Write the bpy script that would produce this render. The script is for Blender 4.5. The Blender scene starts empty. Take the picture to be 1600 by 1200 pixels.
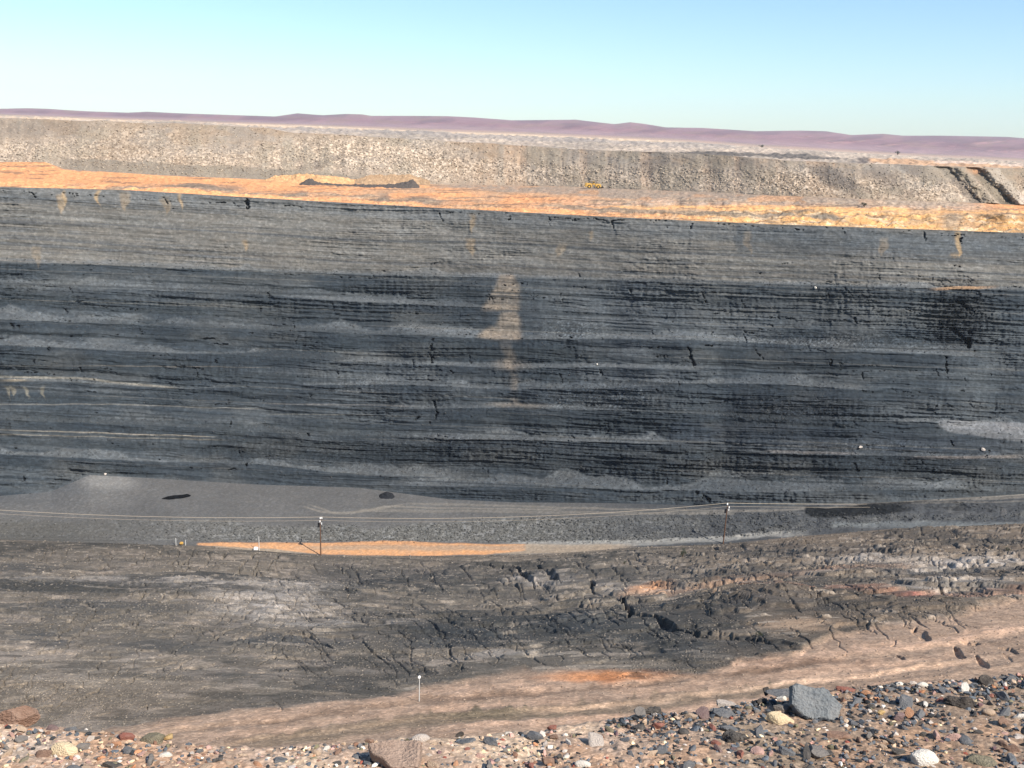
import bpy, bmesh, math, random
import numpy as np
from mathutils import Vector, Matrix, Euler

random.seed(7)
RNG = np.random.default_rng(11)
SC = bpy.context.scene
COL = SC.collection
R = math.radians

# ------------------------------------------------------------------ camera
PITCH, ROLL = R(13.75), R(1.68)
F = 1604.0                                  # focal length in pixels of a 1600 wide frame
cam_d = bpy.data.cameras.new("camera")
cam_d.sensor_width = 36.0
cam_d.lens = 36.0 * F / 1600.0
cam_d.clip_start, cam_d.clip_end = 0.05, 60000.0
cam = bpy.data.objects.new("camera", cam_d)
COL.objects.link(cam)
fwd = Vector((0, math.cos(PITCH), -math.sin(PITCH)))
right0 = Vector((1, 0, 0)); up0 = right0.cross(fwd)
right = right0 * math.cos(ROLL) + up0 * math.sin(ROLL)
up = right.cross(fwd)
cam.matrix_world = Matrix((right, up, -fwd)).transposed().to_4x4()
SC.camera = cam

# ------------------------------------------------------------------ sun, sky, exposure
SUN_EL, SUN_AZ = R(43), R(180 - 45)          # behind the camera and to its right (clockwise from +Y)
sdir = Vector((math.sin(SUN_AZ) * math.cos(SUN_EL), math.cos(SUN_AZ) * math.cos(SUN_EL), math.sin(SUN_EL)))
sun_d = bpy.data.lights.new("sun", 'SUN')
sun_d.energy, sun_d.angle, sun_d.color = 4.9, R(0.53), (1.0, 0.93, 0.84)
sun = bpy.data.objects.new("sun", sun_d); COL.objects.link(sun)
sun.rotation_euler = sdir.to_track_quat('Z', 'Y').to_euler()
W = bpy.data.worlds.new("World"); SC.world = W; W.use_nodes = True
nt = W.node_tree; nt.nodes.clear()
sk = nt.nodes.new('ShaderNodeTexSky'); sk.sky_type = 'NISHITA'; sk.sun_disc = False
sk.sun_elevation = SUN_EL; sk.sun_rotation = SUN_AZ
sk.air_density, sk.dust_density, sk.ozone_density, sk.altitude = 1.0, 0.35, 1.0, 300
bg = nt.nodes.new('ShaderNodeBackground'); bg.inputs[1].default_value = 0.086
wo = nt.nodes.new('ShaderNodeOutputWorld')
tone = nt.nodes.new('ShaderNodeMix'); tone.data_type = 'RGBA'; tone.blend_type = 'MULTIPLY'; tone.inputs[0].default_value = 1.0
tone.inputs[7].default_value = (0.81, 0.98, 1.13, 1)      # a cleaner, bluer dry-country air
nt.links.new(sk.outputs[0], tone.inputs[6]); nt.links.new(tone.outputs[2], bg.inputs[0]); nt.links.new(bg.outputs[0], wo.inputs[0])
SC.view_settings.view_transform = 'Standard'; SC.view_settings.look = 'None'
SC.view_settings.exposure, SC.view_settings.gamma = 0.80, 1.0
SC.cycles.max_bounces = 5

# ------------------------------------------------------------------ small helpers
def ray(x, y):
    """direction through a photograph pixel, scaled so that its world y is 1 (numpy)"""
    a = (np.asarray(x, float) - 800) / F; b = (600 - np.asarray(y, float)) / F
    d = [fwd[i] + right[i] * a + up[i] * b for i in range(3)]
    return d[0] / d[1], d[2] / d[1]
def at(x, y, Y):
    dx, dz = ray(x, y)
    return Vector((float(dx) * Y, Y, float(dz) * Y))

_perm = RNG.permutation(65536).astype(np.int64)
def _h(i, j, s):
    return _perm[(_perm[(i * 7919 + s * 131) & 65535] + j * 104729) & 65535] / 65535.0
def vn(u, v, s=0):
    """smooth value noise in -1..1"""
    u, v = np.broadcast_arrays(np.asarray(u, float), np.asarray(v, float))
    i = np.floor(u).astype(np.int64); j = np.floor(v).astype(np.int64)
    a = u - i; b = v - j
    a = a * a * (3 - 2 * a); b = b * b * (3 - 2 * b)
    n = (_h(i, j, s) * (1 - a) + _h(i + 1, j, s) * a) * (1 - b) + (_h(i, j + 1, s) * (1 - a) + _h(i + 1, j + 1, s) * a) * b
    return n * 2 - 1
def fb(u, v, s=0, o=4, g=0.5):
    t = 0; a = 1.0; n = 0
    for k in range(o):
        t = t + a * vn(u * 2 ** k + 17.3 * k, v * 2 ** k + 5.1 * k, s + k); n += a; a *= g
    return t / n * 1.5
def cells(u, v, s=0):
    """blocky noise: constant per cell, cells of a jittered brick pattern"""
    j = np.floor(v).astype(np.int64)
    off = _h(j, j * 0 + 3, s) * 7.0
    w = 0.6 + 0.9 * _h(j, j * 0 + 9, s)
    i = np.floor(u * w + off).astype(np.int64)
    return _h(i, j, s + 1) * 2 - 1
def sst(a, b, x):
    t = np.clip((x - a) / (b - a + 1e-9), 0, 1); return t * t * (3 - 2 * t)
def lin(r, g, b, k=1.0):
    f = lambda c: (c / 255 / 12.92 if c / 255 < 0.04045 else ((c / 255 + 0.055) / 1.055) ** 2.4)
    return np.array([f(r), f(g), f(b)]) * k
def curve(pts, x):
    xs = [p[0] for p in pts]; ys = [p[1] for p in pts]
    v = np.interp(x, xs, ys)
    # carry the end slopes on outside the frame
    s0 = (ys[1] - ys[0]) / (xs[1] - xs[0]); s1 = (ys[-1] - ys[-2]) / (xs[-1] - xs[-2])
    v = np.where(x < xs[0], ys[0] + 0.6 * s0 * (x - xs[0]), v)
    return np.where(x > xs[-1], ys[-1] + 0.6 * s1 * (x - xs[-1]), v)

def smx(A, n):
    """smooth along the rows (three box filters n columns wide)"""
    for _ in range(3):
        P = np.concatenate([np.repeat(A[..., :1], n, -1), A, np.repeat(A[..., -1:], n, -1)], -1)
        c = np.cumsum(P, -1)
        A = (c[..., 2 * n:] - c[..., :-2 * n])[..., :A.shape[-1]] / (2 * n)
    return A

class Grid:
    """a sheet of terrain between two curves; X, Y are its points as directions, D their distance"""
    def __init__(self, xs, yb, yt, rows, s=None):
        s = np.linspace(0, 1, rows) if s is None else s
        self.X = np.repeat(xs[None, :], len(s), 0)
        self.Y = yb[None, :] * (1 - s[:, None]) + yt[None, :] * s[:, None]
        self.s = np.repeat(s[:, None], len(xs), 1)
        self.dx, self.dz = ray(self.X, self.Y)
        self.D = np.zeros_like(self.X); self.up = np.zeros_like(self.X)
        self.col = np.zeros(self.X.shape + (3,))
        # wobbled coordinates give painted strata natural edges
        self.wx = self.X + 9 * fb(self.X / 40, self.Y / 18, 71, 3)
        self.wy = self.Y + 2.6 * fb(self.X / 30, self.Y / 9, 72, 4) + 2.5 * fb(self.X / 160, self.Y / 60, 73, 2)
    def planar(self, Db, Dt):
        self.D = 1 / ((1 / Db) * (1 - self.s) + (1 / Dt) * self.s)
    def march(self, D0, m):
        D = D0; z = self.dz[0] * D
        self.D[0] = D
        for k in range(1, self.X.shape[0]):
            mm = m[k]
            D1 = (z - mm * D) / (self.dz[k] - mm)
            D1 = np.maximum(D1, D * 1.00001)
            self.D[k] = D1; D = D1; z = self.dz[k] * D
        self.D[1:] = smx(self.D[1:], 9) * self.s[1:] + self.D[1:] * (1 - self.s[1:])
        r = smx(self.D[-1], 70) / self.D[-1]
        self.D *= 1 + (r[None, :] - 1) * self.s
    def fill(self, c): self.col[:] = c
    def mix(self, c, w): self.col += (np.asarray(c) - self.col) * np.clip(w, 0, 1)[..., None]
    def gain(self, g): self.col *= g[..., None]
    def strip(self, pts, half, soft=3.0, x0=-9e9, x1=9e9, ends=25.0, wob=1.0, var=0, seed=0):
        wy = self.Y + (self.wy - self.Y) * wob
        c = curve(pts, self.X)
        hh = curve([(p[0], p[2] if len(p) > 2 else half) for p in pts], self.X) if len(pts) > 1 else half
        if var:
            n1 = fb(self.X / 70, self.X * 0 + seed * 3.7, 80, 3); n2 = np.abs(fb(self.X / 38, self.X * 0 + seed * 5.3, 84, 2))
            hh = hh * np.clip(1 + var * n1, .25, 2); up_ = np.clip(1 - n2 * 4, 0, 1) * half * 1.6 * var
            c = c - up_ * .5; hh = hh + up_ * .5
        w = 1 - sst(hh - soft * 0.5, hh + soft * 0.5, np.abs(wy - c))
        return w * sst(x0 - ends, x0 + ends, self.wx) * (1 - sst(x1 - ends, x1 + ends, self.wx))
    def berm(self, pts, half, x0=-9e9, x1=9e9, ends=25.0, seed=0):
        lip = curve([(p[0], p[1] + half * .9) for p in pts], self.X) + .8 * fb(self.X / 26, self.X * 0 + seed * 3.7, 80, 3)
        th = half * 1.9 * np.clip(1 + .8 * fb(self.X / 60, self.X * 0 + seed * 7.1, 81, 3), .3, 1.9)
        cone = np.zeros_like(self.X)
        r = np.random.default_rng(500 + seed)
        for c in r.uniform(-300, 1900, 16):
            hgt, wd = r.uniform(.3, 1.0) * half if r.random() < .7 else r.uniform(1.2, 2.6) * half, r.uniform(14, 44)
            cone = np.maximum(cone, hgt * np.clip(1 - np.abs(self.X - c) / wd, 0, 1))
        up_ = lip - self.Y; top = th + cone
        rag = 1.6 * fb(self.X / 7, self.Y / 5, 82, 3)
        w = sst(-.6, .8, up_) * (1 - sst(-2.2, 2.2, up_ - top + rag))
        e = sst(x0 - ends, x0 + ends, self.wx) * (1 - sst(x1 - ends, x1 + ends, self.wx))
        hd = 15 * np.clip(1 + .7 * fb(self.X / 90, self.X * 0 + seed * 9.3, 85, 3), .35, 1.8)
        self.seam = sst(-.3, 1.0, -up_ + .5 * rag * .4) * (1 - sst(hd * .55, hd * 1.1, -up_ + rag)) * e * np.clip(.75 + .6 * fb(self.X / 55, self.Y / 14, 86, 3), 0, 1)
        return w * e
    def blob(self, cx, cy, rx, ry, soft=0.35, wob=1.0, ang=0.0):
        u = self.X + (self.wx - self.X) * wob - cx; v = self.Y + (self.wy - self.Y) * wob - cy
        c, s = math.cos(ang), math.sin(ang)
        r = np.sqrt(((u * c + v * s) / rx) ** 2 + ((-u * s + v * c) / ry) ** 2)
        return 1 - sst(1 - soft, 1 + soft, r)
    def poly(self, pts, soft=2.0, wob=1.0):
        """inside a polygon given by an upper and a lower curve: [(x, ytop, ybottom)...]"""
        wy = self.Y + (self.wy - self.Y) * wob; wx = self.X + (self.wx - self.X) * (wob if wob < 1 else 1)
        t = np.interp(wx, [p[0] for p in pts], [p[1] for p in pts]); b = np.interp(wx, [p[0] for p in pts], [p[2] for p in pts])
        return sst(-soft, soft, wy - t) * sst(-soft, soft, b - wy) * sst(pts[0][0] - 2, pts[0][0] + 4, wx) * (1 - sst(pts[-1][0] - 4, pts[-1][0] + 2, wx))
    def build(self, name, mat, kind='structure'):
        n, m = self.X.shape
        co = np.stack([self.dx * self.D, self.D, self.dz * self.D + self.up], -1).reshape(-1, 3)
        idx = np.arange(n * m).reshape(n, m)
        q = np.stack([idx[:-1, :-1], idx[:-1, 1:], idx[1:, 1:], idx[1:, :-1]], -1).reshape(-1, 4)
        me = bpy.data.meshes.new(name)
        me.vertices.add(n * m); me.vertices.foreach_set('co', co.astype(np.float32).ravel())
        me.loops.add(q.size); me.loops.foreach_set('vertex_index', q.astype(np.int32).ravel())
        me.polygons.add(len(q)); me.polygons.foreach_set('loop_start', np.arange(0, q.size, 4, dtype=np.int32))
        me.update(calc_edges=True)
        ca = me.color_attributes.new('Col', 'FLOAT_COLOR', 'POINT')
        rgba = np.ones((n * m, 4), np.float32); rgba[:, :3] = np.clip(self.col, 0.004, 0.9).reshape(-1, 3)
        ca.data.foreach_set('color', rgba.ravel())
        me.materials.append(mat)
        o = bpy.data.objects.new(name, me); COL.objects.link(o)
        if kind: o['kind'] = kind
        return o

def new_mat(name):
    m = bpy.data.materials.new(name); m.use_nodes = True
    t = m.node_tree; t.nodes.clear()
    out = t.nodes.new('ShaderNodeOutputMaterial'); p = t.nodes.new('ShaderNodeBsdfPrincipled')
    t.links.new(p.outputs[0], out.inputs[0])
    p.inputs['Roughness'].default_value = 0.9; p.inputs['Specular IOR Level'].default_value = 0.15
    return m, t, p
def mathn(t, op, a, b=None):
    n = t.nodes.new('ShaderNodeMath'); n.operation = op
    for i, v in enumerate((a, b)):
        if v is None: continue
        if isinstance(v, (int, float)): n.inputs[i].default_value = v
        else: t.links.new(v, n.inputs[i])
    return n.outputs[0]
def rock_mat(name, grain, stretch=(1, 1, 1), contrast=0.5, chip=0.0, chip_scale=1.0, bump=0.4, tint=0.06, src='Col'):
    """ground of any kind: its own colour (strata) with grain, loose chips and bump in metres of the place"""
    m, t, p = new_mat(name)
    N = t.nodes.new; L = t.links.new
    geo = N('ShaderNodeNewGeometry'); mp = N('ShaderNodeMapping'); mp.inputs['Scale'].default_value = stretch
    L(geo.outputs['Position'], mp.inputs[0])
    at_ = N('ShaderNodeAttribute'); at_.attribute_name = src
    n1 = N('ShaderNodeTexNoise'); n1.inputs['Scale'].default_value = 1 / grain; n1.inputs['Detail'].default_value = 6; n1.inputs['Roughness'].default_value = 0.68
    L(mp.outputs[0], n1.inputs['Vector'])
    g = mathn(t, 'MULTIPLY_ADD', n1.outputs[0], 2 * contrast); g.node.inputs[2].default_value = 1 - contrast
    if chip:
        v = N('ShaderNodeTexVoronoi'); v.inputs['Scale'].default_value = 1 / chip_scale; L(geo.outputs['Position'], v.inputs['Vector'])
        sep = N('ShaderNodeSeparateColor'); L(v.outputs['Color'], sep.inputs[0])
        c3 = mathn(t, 'POWER', sep.outputs[0], 2.2)
        c2 = mathn(t, 'MULTIPLY_ADD', c3, 2.6 * chip); c2.node.inputs[2].default_value = 1 - 0.75 * chip
        g = mathn(t, 'MULTIPLY', g, c2)
    n2 = N('ShaderNodeTexNoise'); n2.inputs['Scale'].default_value = 0.45 / grain; n2.inputs['Detail'].default_value = 3
    L(mp.outputs[0], n2.inputs['Vector'])
    tint_n = N('ShaderNodeMix'); tint_n.data_type = 'RGBA'
    tint_n.inputs[6].default_value = (1 + tint, 1, 1 - tint, 1); tint_n.inputs[7].default_value = (1 - tint, 1, 1 + tint, 1)
    L(n2.outputs[0], tint_n.inputs[0])
    v1 = N('ShaderNodeVectorMath'); v1.operation = 'SCALE'; L(at_.outputs['Color'], v1.inputs[0]); L(g, v1.inputs['Scale'])
    v2 = N('ShaderNodeVectorMath'); v2.operation = 'MULTIPLY'; L(v1.outputs[0], v2.inputs[0]); L(tint_n.outputs[2], v2.inputs[1])
    L(v2.outputs[0], p.inputs['Base Color'])
    b = N('ShaderNodeBump'); b.inputs['Strength'].default_value = bump; b.inputs['Distance'].default_value = grain * 0.6
    L(n1.outputs[0], b.inputs['Height']); L(b.outputs[0], p.inputs['Normal'])
    return m

# ------------------------------------------------------------------ the terrain, from the near slope to the hills
xs = np.concatenate([np.arange(-520, -20, 6.0), np.arange(-20, 1620, 1.25), np.arange(1620, 2126, 6.0)])
C1 = curve([(0, 843), (150, 848), (310, 853), (500, 868), (700, 869), (850, 866), (1000, 855), (1130, 850), (1250, 838), (1400, 826), (1600, 818)], xs)
C2 = curve([(0, 775), (80, 768), (140, 742), (250, 748), (400, 757), (560, 762), (700, 780), (800, 785), (950, 786), (1100, 790), (1250, 790), (1400, 784), (1600, 772)], xs)
C3 = curve([(0, 292), (200, 297), (400, 309), (600, 320), (800, 331), (1000, 341), (1200, 350), (1400, 357), (1600, 364)], xs)
C4 = curve([(0, 253), (70, 253), (100, 264), (250, 274), (400, 280), (560, 286), (800, 290), (880, 291), (940, 294), (1000, 296), (1100, 300), (1200, 305), (1400, 313), (1500, 316), (1600, 321)], xs)
C5 = curve([(0, 184), (150, 189), (300, 194), (420, 200), (460, 208), (600, 214), (760, 224), (900, 233), (1080, 239), (1200, 249), (1300, 254), (1400, 257), (1460, 260), (1600, 263)], xs)
C6 = curve([(0, 180), (150, 186), (300, 191), (500, 197), (650, 204), (800, 209), (1050, 220), (1200, 231), (1400, 242), (1600, 252)], xs)
C7 = curve([(0, 178), (400, 191), (800, 205), (1050, 216), (1200, 226), (1400, 238), (1600, 247)], xs)
C8 = curve([(0, 170), (40, 169), (75, 170), (105, 172), (140, 174), (200, 176), (230, 174.5), (280, 177), (400, 181), (430, 182), (465, 177), (490, 179), (505, 180), (540, 178),
            (565, 178.5), (580, 181), (640, 181), (700, 181.5), (740, 183.5), (800, 188), (850, 187.5), (900, 187), (925, 190), (960, 194), (985, 191), (1010, 194), (1040, 199),
            (1100, 200), (1180, 205), (1250, 204), (1290, 205), (1330, 211), (1380, 209), (1410, 212), (1470, 212), (1530, 213), (1575, 214), (1600, 216)], xs)
K = 0.80                                     # photograph's lit tone -> base colour

COAL = lin(61, 66, 70, K); SHALE = lin(84, 86, 87, K); DUST = lin(112, 112, 111, K); UPPER = lin(116, 110, 102, K * .95)
TAN = lin(160, 142, 124, K); ORANGE = lin(230, 166, 116, K * 0.90); PALE = lin(206, 184, 160, K * 0.9); SPOIL = lin(164, 148, 130, K * 0.84)
PINK = lin(174, 149, 129, K * 1.0)

# ---- near slope of dipping beds, falling away from the rim
sv = np.concatenate([np.linspace(0, 0.34, 40)[:-1], np.linspace(0.34, 1, 560)])
g1 = Grid(xs, xs * 0 + 1340.0, C1, 0, sv)
yy = g1.Y
Dt = 272.0
f = (yy - C1[None, :]) / (1160 - C1[None, :])
g1.D = 1 / ((1 / Dt) * (1 - f) + (1 / 40.0) * f)
PX, PY = g1.dx * g1.D, g1.D.copy()
g1.fill(lin(108, 101, 92, K * 1.42))
n_big = fb(PX / 30, PY / 30, 1, 4); n_mid = fb(PX / 9, PY / 8, 2, 5); n_fine = fb(PX / 1.5, PY / 2.2, 3, 4)
g1.mix(lin(70, 70, 68, K * 1.3), sst(0.05, 0.6, n_big + 0.5 * n_mid) * 0.7)
g1.mix(lin(112, 98, 84, K * 1.3), sst(950, 1250, g1.X) * .55)
g1.mix(lin(150, 139, 128, K * 1.4), sst(0.12, 0.6, -n_mid * 0.8 + 0.6 * n_fine - 0.25 * n_big) * 0.75)
# photographed patches: pale crusts, dark smooth beds, pink and orange beds
pale = lin(168, 160, 152, K * 1.35); dark = lin(66, 70, 74, K * 1.25); pk = lin(182, 148, 126, K * 1.4)
for (cx, cy, rx, ry, a) in [(400, 915, 150, 9, .9), (440, 945, 110, 24, 1), (500, 972, 80, 7, .9), (640, 970, 50, 6, .8), (120, 905, 130, 5, .8), (240, 910, 60, 6, .6), (860, 905, 90, 6, .8), (1500, 892, 120, 9, 1),
                            (1480, 932, 100, 8, .7), (1000, 915, 70, 6, .6), (1250, 905, 60, 4, .5), (780, 1025, 70, 6, .5), (100, 1060, 70, 6, .5), (1330, 885, 60, 4, .7), (1340, 823, 110, 5, .6), (850, 852, 120, 4, .5)]:
    g1.mix(pale, g1.blob(cx, cy, rx, ry, .6) * a * (0.35 + 0.65 * sst(-.12, .12, n_fine + .6 * n_mid)))
for (cx, cy, rx, ry, a) in [(730, 1000, 95, 12, .9), (880, 980, 70, 16, .9), (1000, 1005, 40, 8, .5), (690, 985, 40, 10, .8), (450, 1000, 110, 9, .8), (140, 950, 120, 12, .6), (60, 1000, 60, 8, .7), (590, 895, 150, 14, .5),
                            (1450, 900, 160, 5, .8), (1250, 870, 200, 12, .3), (1070, 1025, 40, 7, .5), (1100, 1020, 30, 5, .5), (1250, 965, 130, 6, .4), (250, 1010, 100, 10, .5), (40, 880, 60, 10, .5)]:
    g1.mix(dark, g1.blob(cx, cy, rx, ry, .5) * a * .85)
for pts, h, c, a, x0, x1 in [([(960, 925), (1100, 918), (1250, 905), (1400, 893)], 4, lin(176, 140, 114, K * 1.25), .55, 960, 1420),
                             ([(1120, 925), (1300, 938), (1430, 946), (1600, 940)], 5, lin(160, 122, 104, K * 1.25), .6, 1130, 1700),
                             ([(1380, 945), (1450, 947)], 3, lin(160, 92, 84, K * 1.25), .75, 1400, 1450),
                             ([(1120, 937), (1170, 935)], 7, lin(176, 110, 50, K * 1.3), .85, 1130, 1168),
                             ([(980, 918), (1040, 912)], 4, lin(222, 160, 112, K * 1.4), .8, 985, 1045)]:
    g1.mix(c, g1.strip(pts, h, 5, x0, x1) * a * (0.7 + 0.3 * sst(-.3, .3, n_fine)))
pinkline = [(-100, 1160), (120, 1150), (190, 1136), (300, 1116), (400, 1104), (500, 1096), (600, 1086), (700, 1071), (800, 1052), (900, 1047), (1000, 1060), (1100, 1058), (1150, 1042), (1250, 1026), (1300, 1002), (1400, 988), (1500, 972), (1600, 950), (1800, 935)]
pl = curve(pinkline, g1.X); wyp = g1.wy + 3 * n_fine
inpink = sst(-4, 5, wyp - pl)
pkc = PINK[None, None, :] * (1 + 0.10 * fb(PX / 2, PY / 5, 8, 3))[..., None]
g1.col += (pkc - g1.col) * (inpink * 0.9)[..., None]
roadline = [(-100, 1200), (0, 1188), (200, 1163), (400, 1132), (655, 1098), (800, 1086), (1000, 1074), (1200, 1053), (1400, 1030), (1600, 1000), (1800, 975)]
for off, h, c, a, x0, x1 in [(22, 4, lin(134, 108, 88, K * .95), .7, 250, 1300), (12, 5, lin(196, 164, 140, K * 1.25), .8, 100, 1700), (38, 7, lin(190, 158, 134, K * 1.25), .6, 300, 1500),
                             (55, 8, lin(132, 118, 98, K * .95), .9, 380, 1250), (50, 3, lin(206, 174, 148, K * 1.25), .8, 850, 1500), (72, 5, lin(194, 160, 136, K * 1.25), .7, 700, 1400)]:
    g1.mix(c, inpink * g1.strip([(p[0], p[1] + off - 24) for p in roadline], h, 8, x0, x1, 80, 1.6, .7, off) * a * (.6 + .5 * sst(-.4, .4, n_mid)))
g1.mix(lin(206, 140, 92, K * 1.3), g1.blob(950, 1058, 85, 7, .7) * .8)
g1.mix(lin(150, 96, 60, K * 1.3), g1.blob(945, 1062, 22, 8, .7) * .6)
g1.mix(lin(120, 96, 80, K * 1.3), g1.blob(1250, 1040, 90, 6, .7) * .5)
g1.mix(lin(206, 176, 148, K * 1.3), g1.blob(1250, 992, 60, 8, .6) * .5)
# relief: broken beds (terraces), hummocks, then cracks
amp = np.clip((g1.D - 35) / 60, 0.12, 1.0)
ter = n_mid * 2.0 + n_big * 2.4 + 0.10 * n_fine + 0.02 * PX
stepf = np.floor(ter) + sst(0.42, 0.58, ter - np.floor(ter))
rough1 = 1 - 0.85 * inpink
g1.up += rough1 * amp * (0.34 * stepf + 0.05 * n_fine) * (0.85 + 0.3 * sst(300, 1000, g1.X))
g1.up += 1.0 * amp * fb(PX / 45, PY / 60, 5, 2)
g1.up += 1.2 * g1.blob(1165, 945, 70, 22, .9, .3)
def crack(grid, pts, width, depth, jag=5.0):
    """cut a jagged opening along a path of directions; side walls are steep, the floor is in its own shade"""
    pts = np.array(pts, float); P = [pts[0]]
    for a, b in zip(pts[:-1], pts[1:]):
        k = max(2, int(np.hypot(*(b - a)) / 6))
        for i in range(1, k + 1):
            q = a + (b - a) * i / k
            if i < k: q = q + RNG.normal(0, 1, 2) * np.array([jag, jag * 0.35])
            P.append(q)
    P = np.array(P)
    x0, x1 = P[:, 0].min() - 14, P[:, 0].max() + 14
    c0, c1 = np.searchsorted(xs, x0), np.searchsorted(xs, x1)
    if c1 - c0 < 3: return
    Ysub = grid.Y[:, c0:c1]
    rmask = np.where((Ysub.max(1) > P[:, 1].min() - 10) & (Ysub.min(1) < P[:, 1].max() + 10))[0]
    if len(rmask) < 3: return
    r0, r1 = rmask[0], rmask[-1] + 1
    gx, gy = grid.X[r0:r1, c0:c1], grid.Y[r0:r1, c0:c1]
    best = np.full(gx.shape, 99.0)
    tot = len(P) - 1
    for i in range(tot):
        a, b = P[i], P[i + 1]; d = b - a; L2 = d @ d + 1e-6
        t = np.clip(((gx - a[0]) * d[0] + (gy - a[1]) * d[1]) / L2, 0, 1)
        u = (i + t) / tot
        wloc = width * (0.35 + 0.65 * np.sin(np.pi * np.clip(u, 0.02, .98))) * (0.7 + 0.6 * _h(np.int64(i), np.int64(i * 3), 5))
        dist = np.hypot(gx - a[0] - t * d[0], (gy - a[1] - t * d[1]) * 1.25) / wloc
        best = np.minimum(best, dist)
    grid.up[r0:r1, c0:c1] -= depth * grid.D[r0:r1, c0:c1] / F * (1 - sst(0.55, 1.05, best))
for p, w, d in [([(800, 885), (822, 900), (835, 912)], 4.4, 3.5), ([(838, 886), (858, 898), (876, 909)], 5, 4), ([(923, 903), (929, 920)], 5, 4), ([(945, 924), (965, 931), (976, 938)], 5, 4),
                ([(974, 934), (980, 946), (983, 956), (982, 974)], 7.5, 9), ([(982, 968), (1002, 971), (1022, 975)], 5.0, 4), ([(1022, 972), (1032, 982), (1058, 992)], 8.5, 7), ([(1062, 992), (1090, 1002), (1130, 1004), (1160, 1008), (1200, 1014)], 6.0, 3),
                ([(1138, 922), (1122, 938), (1108, 954)], 9, 4), ([(860, 952), (872, 962), (885, 968), (902, 980)], 2.6, 1.6), ([(895, 952), (902, 964), (920, 976), (921, 984)], 2.6, 1.6), ([(938, 958), (944, 970), (956, 980), (966, 988)], 2.6, 1.6),
                ([(660, 960), (680, 978), (705, 996)], 2.6, 1.6), ([(550, 990), (570, 1005), (590, 1020)], 2.8, 1.7), ([(628, 992), (640, 1005), (646, 1040)], 2.4, 1.3), ([(464, 984), (490, 996), (520, 1012)], 2.8, 1.6),
                ([(700, 1000), (706, 1030)], 2.6, 1.3), ([(745, 975), (775, 990), (800, 998)], 2.2, 1.2), ([(1430, 990), (1442, 1004), (1448, 1010)], 8.0, 3), ([(1490, 1018), (1498, 1030), (1506, 1034)], 7, 3), ([(1524, 1032), (1536, 1044), (1542, 1050)], 7, 3), ([(1560, 1020), (1590, 1028)], 4, 2), ([(1500, 1012), (1530, 1014)], 4, 2), ([(1400, 1030), (1412, 1036)], 4, 2),
                ([(1566, 1030), (1580, 1040)], 4.0, 1.0), ([(20, 905), (60, 888), (110, 872), (160, 862)], 2.6, 1.6), ([(75, 925), (150, 960), (130, 985), (95, 1015)], 3.0, 1.4), ([(70, 1010), (110, 985), (180, 965), (260, 940), (300, 915)], 3.2, 1.8),
                ([(300, 978), (325, 982), (340, 1000)], 3.0, 1.4), ([(520, 880), (535, 888)], 3, 2), ([(1110, 855), (1130, 868)], 2.5, 2), ([(895, 868), (915, 872)], 2.5, 1.8), ([(1460, 930), (1475, 945), (1485, 952)], 3, 1.8)]:
    crack(g1, p, w * .8, min(d * 2.2, 20), 3.0)
for k in range(620):
    x = RNG.uniform(-60, 1660)
    top = np.interp(x, xs, C1); low = np.interp(x, [q[0] for q in pinkline], [q[1] for q in pinkline])
    y = top + 6 + (low - top - 8) * RNG.random() ** 1.25
    L = RNG.uniform(8, 55) * (0.7 + 0.6 * (y - 850) / 250)
    ang = R(RNG.normal(-22, 16)) if x < 420 else R(RNG.normal(30, 13)) if x < 1000 or y > 960 else R(RNG.normal(10, 8))
    if x > 1000 and y < 960: L *= 1.7
    if RNG.random() < .12: L *= 2.2
    if x < 1300 and y + L * .6 > low: continue
    q = [(x, y), (x + L * math.cos(ang), y + L * math.sin(ang))]
    if RNG.random() < .3: q.append((q[1][0] + RNG.uniform(-3, 5), q[1][1] + RNG.uniform(3, 9)))
    crack(g1, q, RNG.uniform(0.8, 1.6), RNG.uniform(1.6, 3.6) * (1 if x > 420 else 1.3), 3.2)
rut = g1.wy - curve(roadline, g1.X) + 24
for off, hgt in ((22, -.10), (14, .10), (46, .09), (52, -.08), (66, .08), (84, -.06)):
    g1.up += hgt * np.exp(-((rut - off - 2 * n_fine) / 3.5) ** 2) * inpink * (.7 + .6 * fb(PX / 6, PY / 12, 98, 3))
g1.up += inpink * .05 * fb(PX / 1.2, PY / 1.6, 99, 4)
g1.up *= sst(0, .02, 1 - g1.s)
m_slope = rock_mat('slope_rock', 0.9, (0.8, 1, 1), 0.42, 0.22, 0.14, 0.3, 0.05)

# ---- pit floor: haul road, rubble bank, grey bench
g2 = Grid(xs, C1, C2, 150)
m2 = 0.02 + 0.0 * g2.X
rub_t = [(0, 815), (250, 812), (420, 818), (600, 822), (800, 812), (900, 808), (1000, 805), (1150, 800), (1300, 802), (1450, 805), (1600, 802)]
rub_b = [(0, 840), (310, 846), (500, 846), (700, 846), (850, 848), (1000, 848), (1130, 840), (1250, 832), (1400, 815), (1600, 810)]
rt, rb = curve(rub_t, g2.X) + 4 * fb(g2.X / 60, g2.X * 0, 16, 3), curve(rub_b, g2.X)
face2 = (.25 + .75 * sst(150, 420, g2.X)) * sst(-6, 6, g2.wy - rt) * sst(-2, 2, rb - g2.Y)
m2 += 0.35 * face2
m2 += 0.25 * (g2.blob(130, 760, 95, 26, .5) + 0.8 * g2.blob(40, 800, 90, 20, .6))
right_cut_shade = g2.poly([(1258, 792, 804), (1285, 792, 807), (1340, 790, 809), (1380, 787, 804), (1420, 786, 799), (1500, 784, 799), (1560, 783, 800), (1640, 783, 796)], 2)
m2 += 0.5 * right_cut_shade
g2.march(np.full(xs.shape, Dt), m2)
G2X, G2Y = g2.dx * g2.D, g2.D.copy()
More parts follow.
